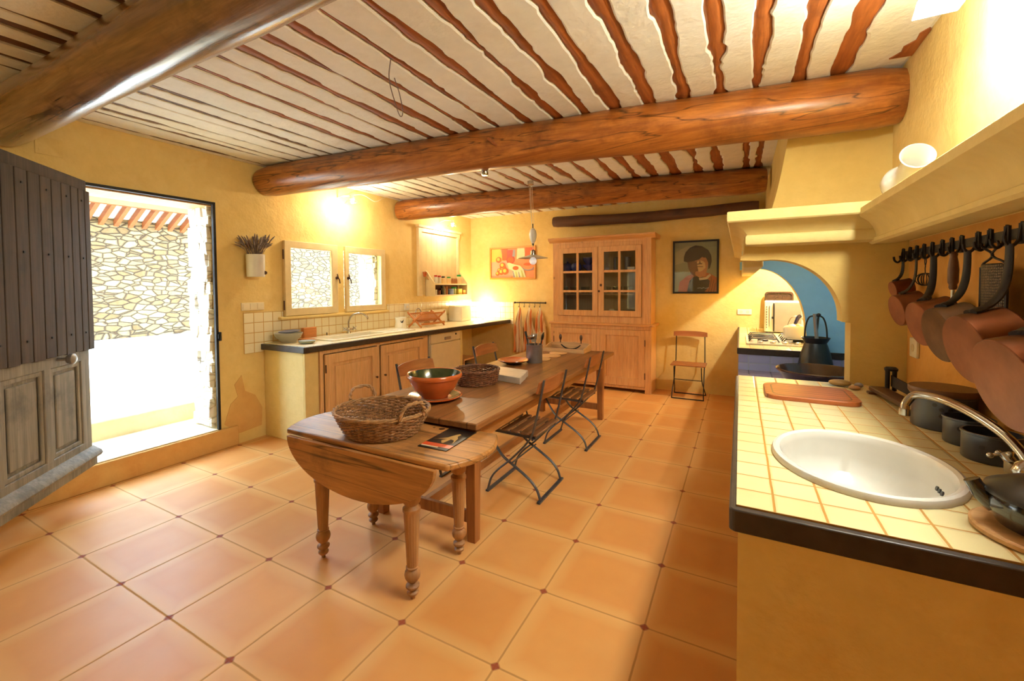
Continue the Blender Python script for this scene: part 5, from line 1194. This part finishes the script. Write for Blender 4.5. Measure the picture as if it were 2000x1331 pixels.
def pan(yk, c, r, dep, label, mat, first=False):
    """c: centre of the pan's bottom; the pan hangs bottom to the room from hook yk"""
    t = thing('copper_pan', label, 'pan', (.735, yk, 1.62), 0, 'copper pans on the wall rail')
    n = Vector((-.965, -.14, -.22)).normalized(); M = Matrix.Translation(c) @ (-n).to_track_quat('Z', 'Y').to_matrix().to_4x4()
    b = NB(); lathe(b, [(0, .0005), (r*.985, .0005), (r, .005), (r*1.02, dep), (r*1.035, dep+.002), (r*1.035, dep+.006), (r*.99, dep+.006), (r*.97, .012), (0, .008)], (0, 0, 0), 48); b.transform(M); obj('body', b, mat, t, smooth=True)
    b = NB(); lathe(b, [(0, 0), (r*.965, 0), (r*.98, .0015), (0, .0015)], (0, 0, -.0012), 48); b.transform(M); obj('base', b, m_copperbase if mat is m_copper else mat, t, label='paler copper base')
    # riveted flat iron handle curving up to the hook
    up_ = (Vector((0, 0, 1))-n*n.z).normalized(); p0 = Vector(c)-n*dep*.55+up_*(r*1.015)
    hk = Vector((.728, yk, 1.615))
    hh = hk.z-p0.z
    B0, B1, B2, B3 = p0+n*.02-up_*.001, p0+Vector(((hk.x-p0.x)*.9, (hk.y-p0.y)*.9, hh*.06+.012)), Vector((hk.x+.004, hk.y, p0.z+hh*.42)), hk+Vector((.002, 0, .006))
    P = [p0+n*.022]+[B0*(1-q)**3+B1*3*q*(1-q)**2+B2*3*q*q*(1-q)+B3*q**3 for q in [k/30 for k in range(1, 31)]]
    w = min(.018, .006+r*.11)
    b = NB(); pts = P; tube(b, pts, [w*(1.3 if i < 4 else (1.0-.3*i/len(pts))) for i in range(len(pts))], 10, flat=.45, up=tuple(up_)); obj('handle', b, m_iron, t, smooth=True, label='curved black iron handle')
    b = NB()
    for s in (0,): sphere(b, p0+n*.012+up_*.004, w*.62, 10, (1, 1, .6))
    obj('rivet', b, m_iron, t, smooth=True)
pan(2.936, (.683, 2.90, 1.472), .041, .07, 'smallest copper pan, at the far end of the rail', m_copper)
pan(2.745, (.664, 2.75, 1.371), .075, .09, 'second copper pan from the far end of the rail', m_copper)
pan(2.535, (.650, 2.41, 1.332), .092, .105, 'third copper pan from the far end, right of the wire whisk', m_copper)
pan(2.217, (.632, 2.14, 1.312), .099, .092, 'greyish tarnished pan hanging left of the grater', m_copperd)
pan(1.933, (.620, 1.885, 1.292), .109, .105, 'large copper pan hanging just right of the grater', m_copper)
pan(1.68, (.600, 1.60, 1.235), .122, .14, 'largest copper pan, cut by the right edge of the photo', m_copper)
t = thing('wire_whisk', 'small round wire whisk hanging between the second and third pans', 'whisk', (.74, 2.645, 1.62))
b = NB()
for k in range(5):
    a = PI*k/5; tube(b, [(.735+.033*math.cos(a)*math.cos(q), 2.645+.045*math.sin(a+.3)*math.cos(q)*1.0+.012*math.cos(q), 1.52+.028*math.sin(q)) for q in [2*PI*j/20 for j in range(20)]], .0022, 5, closed=True)
obj('wires', b, m_iron, t, smooth=True)
b = NB(); tube(b, spline([(.735, 2.645, 1.545), (.735, 2.648, 1.575), (.735, 2.635, 1.60), (.735, 2.645, 1.622), (.735, 2.655, 1.60), (.735, 2.642, 1.575)], 5), .002, 5); obj('loop', b, m_iron, t)
t = thing('sharpening_steel', 'sharpening steel with a turned dark wooden grip hanging from the rail', 'steel', (.735, 2.35, 1.62))
b = NB(); lathe(b, [(0, 0), (.010, .001), (.013, .01), (.012, .02), (.016, .03), (.017, .08), (.014, .11), (.011, .13), (.013, .14), (.008, .15), (0, .15)], (.735, 2.35, 1.475), 16); obj('grip', b, m_boarddark, t, smooth=True)
b = NB(); tube(b, [(.735, 2.35, 1.475), (.735, 2.35, 1.28)], .0065, 10); obj('rod', b, m_steel, t, smooth=True)
t = thing('grater', 'flat black metal grater hanging by its wire handle from the rail', 'grater', (.74, 2.08, 1.62))
g = G('grater_metal'); vv = g.n('ShaderNodeTexVoronoi'); g.link(g.co((1, 170, 110)), vv.inputs['Vector']); vv.inputs['Scale'].default_value = 1; vv.inputs['Randomness'].default_value = .25
g.col(g.ramp(vv.outputs['Distance'], [(.2, S(120, 104, 84)), (.42, S(48, 45, 43))])); g.rough(.45); g.b.inputs['Metallic'].default_value = .6; g.bump(vv.outputs['Distance'], .6, .004)
b = NB(); P = [(.745-.022*math.sin(PI*k/10), 1.985+.165*k/10) for k in range(11)]; 
for z0, z1, q in ((1.33, 1.565, 1),):
    rows = [[b.verts.new((x, y, z)) for x, y in P] for z in (z0, z0+.08, z0+.16, z1-.012, z1)]
    for v in (rows[-1][0], rows[-1][-1]): v.co.z -= .014
    for A, C in zip(rows, rows[1:]):
        for i in range(10): b.faces.new((A[i], A[i+1], C[i+1], C[i]))
o = obj('plate', b, g.m, t, smooth=True); sm = o.modifiers.new('thickness', 'SOLIDIFY'); sm.thickness = .002
b = NB(); tube(b, spline([(.745, 1.985, 1.55), (.744, 2.0, 1.568), (.742, 2.055, 1.585), (.74, 2.066, 1.60), (.738, 2.02, 1.622), (.735, 2.02, 1.638)], 6), .004, 6); tube(b, spline([(.745, 2.15, 1.55), (.744, 2.135, 1.568), (.742, 2.078, 1.585), (.74, 2.068, 1.60), (.738, 2.12, 1.622), (.735, 2.13, 1.638)], 6), .004, 6); obj('wire_handle', b, m_iron, t, smooth=True)
b = NB(); tube(b, [(.745, 1.982, 1.33), (.745, 1.982, 1.556)], .005, 6); tube(b, [(.745, 2.153, 1.33), (.745, 2.153, 1.556)], .005, 6); obj('edge_wire', b, m_iron, t)
t = thing('wall_socket', 'cream socket on the right wall under the copper pans', 'socket', (.795, 2.98, 1.17))
b = NB(); box(b, .786, .80, 2.93, 3.03, 1.12, 1.22); obj('plate', b, m_plastic, t, bevel=.004)
b = NB(); lathe(b, [(0, 0), (.02, 0), (.02, .002), (0, .002)], (.786, 2.98, 1.17), 16, Matrix.Rotation(-PI/2, 4, 'Y')); obj('outlet', b, m_frame, t)
# on the right worktop
WZ = .9425
b = NB(); prism(b, rrect(.115, .495, 2.47, 2.80, .06, 6), 'z', WZ, WZ+.02)
t = thing('cutting_board', 'rounded wooden cutting board with a groove on the right worktop', 'board', (.305, 2.635, WZ)); obj('board', b, m_board, t, bevel=.006)
b = NB(); A = rrect(.145, .465, 2.50, 2.77, .045, 6); B2 = rrect(.151, .459, 2.506, 2.764, .041, 6)
va = [b.verts.new((x, y, WZ+.0203)) for x, y in A]; vb = [b.verts.new((x, y, WZ+.0203)) for x, y in B2]
for i in range(len(A)): b.faces.new((va[i], va[(i+1) % len(A)], vb[(i+1) % len(A)], vb[i]))
obj('groove', b, m_boarddark, t)
def pebble(x, y, rx, ry, rz, mat, label):
    b = NB(); sphere(b, (0, 0, 0), 1, 20, (rx, ry, rz)); o = solo('pebble', b, mat, label, 'stone', (0, 0, 0), None, smooth=True); o.location = (x, y, WZ+rz)
pebble(.485, 2.965, .052, .034, .018, simple('soap_brown', S(150, 116, 62), .4), 'flat brown oval stone behind the cutting board')
pebble(.535, 2.89, .026, .02, .011, simple('pebble_tan', S(176, 130, 80), .5), 'small tan pebble between cutting board and arch pillar')
pebble(.565, 2.955, .02, .018, .014, simple('pebble_grey', S(150, 150, 156), .4), 'small grey pebble right against the foot of the arch pillar')
# bread slicer: iron blade on a plank
t = thing('bread_slicer', 'antique bread slicer, dark plank with iron post and blade', 'slicer', (.64, 2.64, WZ))
b = NB(); M = Matrix.Translation((.645, 2.63, 0)) @ Matrix.Rotation(.10, 4, 'Z'); box(b, -.035, .035, -.235, .235, WZ+.012, WZ+.034, M); obj('plank', b, m_boarddark, t, bevel=.004)
for y in (-.2, .2):
    b = NB(); box(b, -.05, .05, y-.018, y+.018, WZ, WZ+.012, M); obj('foot', b, m_boarddark, t, bevel=.003)
b = NB(); 
for dx in (-.014, .014): tube(b, [M @ Vector((.045+dx, .205, WZ+.02)), M @ Vector((.045+dx, .205, WZ+.125))], .010, 8)
lathe(b, [(0, 0), (.026, 0), (.028, .01), (.02, .018), (0, .02)], M @ Vector((.045, .205, WZ+.122)), 16); obj('post', b, m_iron, t, smooth=True)
b = NB(); prism(b, [(-.17, WZ+.04), (.2, WZ+.045), (.2, WZ+.10), (-.17, WZ+.085)], 'x', .043, .047, M); obj('blade', b, m_iron, t)
def holes(t, c, r, z, angs, rr=.006):
    for a in angs:
        for dz in (0,) if isinstance(z, float) else z:
            pass
def pot(name, label, x, y, r, h, hol, lid=False):
    t = thing(name, label, 'pot', (x, y, WZ))
    b = NB(); lathe(b, [(0, 0), (r*.96, 0), (r, .004), (r, h-.004), (r*1.04, h-.002), (r*1.04, h+.004), (r*.95, h+.004), (r*.94, .008), (0, .006)], (0, 0, 0), 40); obj('body', b, m_bluepot, t, smooth=True, local=True)
    for a, z in hol:
        b = NB(); d = Vector((math.cos(a), math.sin(a), 0)); lathe(b, [(0, 0), (.0075, 0), (.0075, .0012), (0, .0012)], d*r+Vector((0, 0, z)), 12, d.to_track_quat('Z', 'Y').to_matrix().to_4x4()); obj('hole', b, m_black, t, local=True)
    if lid:
        b = NB(); lathe(b, [(0, h+.005), (r*1.08, h+.005), (r*1.10, h+.01), (r*1.10, h+.022), (r*1.07, h+.028), (0, h+.03)], (0, 0, 0), 40); obj('lid', b, m_boarddark, t, smooth=True, local=True, label='round wooden lid')
C_ = -2.0
pot('storage_pot', 'largest dark blue pot with air holes and wooden lid on the right worktop', .695, 2.285, .093, .128, [(C_+.1, .085), (C_+.35, .085), (C_+.1, .06), (C_-.1, .1)], True)
pot('storage_pot', 'middle dark blue pot with air holes, open, between the other two', .70, 2.085, .064, .088, [(C_-.2, .06), (C_+.1, .05), (C_+.3, .03)])
pot('storage_pot', 'dark blue open pot nearest to the mixer tap of the oval sink', .70, 1.925, .068, .084, [(C_+.5, .05), (C_+.15, .035), (C_-.2, .05)])
# black kettle on a wooden trivet
b = NB(); lathe(b, [(0, 0), (.125, 0), (.13, .004), (.13, .012), (.125, .016), (0, .016)], (0, 0, 0), 48); o = solo('trivet', b, m_plain if False else m_beech, 'round wooden trivet under the black kettle at the photo edge', 'trivet', (0, 0, 0), smooth=True); o.location = (.60, 1.37, WZ)
t = thing('black_kettle', 'black enamel kettle with a metal lid at the right edge', 'kettle', (.612, 1.37, WZ+.0165))
b = NB(); lathe(b, [(0, 0), (.085, 0), (.10, .006), (.118, .04), (.12, .06), (.115, .075), (0, .075)], (0, 0, 0), 48); obj('body', b, m_blackgl, t, smooth=True, local=True)
b = NB(); lathe(b, [(.122, .073), (.118, .082), (.085, .10), (.04, .118), (0, .124)], (0, 0, 0), 48); lathe(b, [(.122, .073), (.115, .07), (0, .07)], (0, 0, 0), 48); obj('lid', b, m_churn, t, smooth=True, local=True)
b = NB(); lathe(b, [(0, .124), (.01, .124), (.01, .135), (.018, .145), (.014, .158), (0, .16)], (0, 0, 0), 16); obj('knob', b, m_blackgl, t, smooth=True, local=True)
b = NB(); tube(b, spline([(-.10, .01, .045), (-.125, .015, .065), (-.138, .02, .088)], 4), [.026, .024, .022, .02, .018, .016, .015, .015, .015], 12); obj('spout', b, m_blackgl, t, smooth=True, local=True)
# hearth: big dark bowl, churn with a brush
HZ = .747
t = thing('dark_bowl', 'very wide dark glazed earthenware bowl standing on the blue hearth', 'bowl', (.50, 3.80, HZ))
b = NB(); lathe(b, [(0, 0), (.13, 0), (.14, .006), (.21, .07), (.252, .125), (.262, .132), (.264, .142), (.255, .147), (.245, .14), (.20, .075), (.12, .016), (0, .012)], (0, 0, 0), 56); obj('body', b, m_darkbowl, t, smooth=True, local=True)
t = thing('milk_churn', 'dark tin can with a flared collar and wire handle on the hearth', 'can', (.535, 4.25, HZ))
b = NB(); lathe(b, [(0, 0), (.135, 0), (.137, .01), (.10, .20), (.078, .275), (.074, .285), (.095, .325), (.097, .33), (.092, .33), (.07, .285), (.09, .2), (.125, .015), (0, .008)], (0, 0, 0), 44); obj('body', b, m_churn, t, smooth=True, local=True)
b = NB(); tube(b, spline([(-.075, 0, .31), (-.07, 0, .40), (-.055, 0, .47), (-.03, 0, .50), (.03, 0, .50), (.055, 0, .47), (.07, 0, .40), (.075, 0, .31)], 6), .006, 8); obj('handle', b, m_black, t, smooth=True, local=True)
b = NB(); tube(b, [(.02, -.02, .12), (-.01, -.005, .52)], .013, 8); t2 = thing('hearth_brush', 'wooden handled brush standing in the dark tin can', 'brush', (.535, 4.25, HZ+.1)); b.transform(Matrix.Translation((.535, 4.25, HZ))); obj('handle', b, m_galv, t2, smooth=True)
b = NB(); tube(b, [(.515, 4.245, HZ+.05), (.55, 4.24, HZ+.50)], .007, 8); sphere(b, (.551, 4.24, HZ+.51), .016, 10); solo('poker', b, m_black, 'thin black poker with a ball tip standing in the dark tin can', 'poker', (.535, 4.25, HZ+.1), smooth=True)
# gas hob, kettle, oven, tray
SZ = .9425
t = thing('gas_hob', 'white four-knob gas hob set on the far tiled worktop', 'hob', (.34, 5.1, SZ))
b = NB(); prism(b, rrect(.055, .635, 4.68, 5.50, .03), 'z', SZ, SZ+.012); obj('plate', b, m_white, t, bevel=.004)
for k in range(4):
    b = NB(); lathe(b, [(0, 0), (.024, 0), (.022, .018), (.012, .022), (0, .022)], (.17+.10*k, 4.75, SZ+.012), 20); obj('knob', b, m_white, t, smooth=True)
for x in (.2, .49):
    for y in (4.95, 5.30):
        b = NB(); lathe(b, [(0, 0), (.045, 0), (.045, .012), (.03, .018), (0, .018)], (x, y, SZ+.012), 20); obj('burner', b, m_iron, t, smooth=True)
for x0, x1 in ((.08, .33), (.36, .61)):
    b = NB(); z = SZ+.042
    for y in (4.86, 5.0, 5.12, 5.25, 5.42): tube(b, [(x0, y, SZ+.0125), (x0+.02, y, z), (x1-.02, y, z), (x1, y, SZ+.0125)], .006, 6)
    tube(b, [(x0+.03, 4.86, z), (x0+.03, 5.42, z)], .006, 6); tube(b, [(x1-.03, 4.86, z), (x1-.03, 5.42, z)], .006, 6); obj('pan_support', b, m_black, t)
t = thing('white_kettle', 'white enamel kettle with a dark handle on the gas hob', 'kettle', (.475, 4.98, SZ+.049))
b = NB(); lathe(b, [(0, 0), (.10, 0), (.108, .01), (.11, .09), (.10, .108), (.06, .125), (.03, .135), (0, .138)], (0, 0, 0), 40); obj('body', b, m_white, t, smooth=True, local=True)
b = NB(); tube(b, spline([(-.07, .0, .12), (-.05, 0, .18), (-.02, .0, .205), (.02, 0, .205), (.05, 0, .18), (.07, 0, .12)], 5), .004, 8); obj('bail', b, m_steel, t, smooth=True, local=True)
b = NB(); tube(b, [(-.012, -.005, .135), (.012, .0, .195), (.03, .01, .215)], [.014, .018, .018], 10); obj('handle', b, m_navy, t, smooth=True, local=True, label='dark blue handle')
t = thing('mini_oven', 'white table-top oven with a grey side panel behind the gas hob', 'oven', (.5, 6.0, SZ))
b = NB(); box(b, .25, .70, 5.93, 6.22, SZ+.012, 1.315)
bmesh.ops.rotate(b, verts=b.verts, cent=(.25, 5.93, 0), matrix=Matrix.Rotation(-.05, 3, 'Z')); obj('case', b, m_white, t, bevel=.012)
b = NB(); box(b, .352, .69, 5.912, 5.916, SZ+.02, 1.295); obj('side_panel', b, simple('panel_grey', S(150, 146, 140), .35), t)
b = NB(); box(b, .338, .35, 5.912, 5.926, SZ+.02, 1.29); obj('door_edge', b, m_black, t)
b = NB()
for z in [1.0+.03*k for k in range(9)]: box(b, .27, .277, 5.922, 5.928, z, z+.014)
obj('vents', b, m_black, t)
b = NB(); box(b, .30, .304, 5.918, 5.928, 1.02, 1.26); obj('slot', b, m_black, t)
for x in (.28, .66):
    b = NB(); lathe(b, [(0, 0), (.012, 0), (.012, .012), (0, .012)], (x, 5.98, SZ), 10); obj('foot', b, m_black, t)
b = NB(); lathe(b, [(0, 0), (.014, 0), (.012, .018), (0, .018)], (.335, 5.918, 1.12), 14, Matrix.Rotation(PI/2, 4, 'X')); obj('knob', b, m_black, t)
t = thing('baking_tray', 'dark baking tray standing on edge behind the white oven', 'tray', (.42, 6.4, SZ))
b = NB(); M = Matrix.Translation((.43, 6.45, SZ)) @ Matrix.Rotation(-.15, 4, 'X'); slab_holes(b, [(x, z) for x, z in rrect(-.155, .155, 0, .475, .04, 5)], [[(x, z) for x, z in rrect(-.135, .135, .02, .455, .03, 5)]], -.03, .0, 'y'); prism(b, rrect(-.136, .136, .019, .456, .03, 5), 'y', -.004, 0); b.transform(M); obj('tray', b, m_darkbowl, t, smooth=True)
t = thing('hood_lamp', 'lit bulb hanging on two cords inside the chimney hood', 'lamp', (.52, 5.75, 1.99))
for dx in (-.018, .018):
    b = NB(); tube(b, [(.52+dx, 5.75, 2.0), (.52+dx, 5.75, 2.6)], .003, 6); obj('cord', b, m_cord, t)
b = NB(); lathe(b, [(0, 2.06), (.02, 2.06), (.022, 2.0), (0, 2.0)], (.52, 5.75, 0), 14); obj('holder', b, m_white, t)

# unseen cool fill light added under the mantel to brighten the blue hearth
t = thing('hood_fill_light', 'unseen cool fill light added behind the front arch inside the chimney hood', 'lamp', (.35, 3.33, 1.76))
b = NB(); box(b, .15, .60, 3.31, 3.36, 1.775, 1.80); obj('housing', b, m_white, t)
b = NB(); box(b, .16, .59, 3.315, 3.355, 1.755, 1.775); obj('tube', b, M_emit('cool_fill_glow', (.62, .80, 1, 1), 36), t)
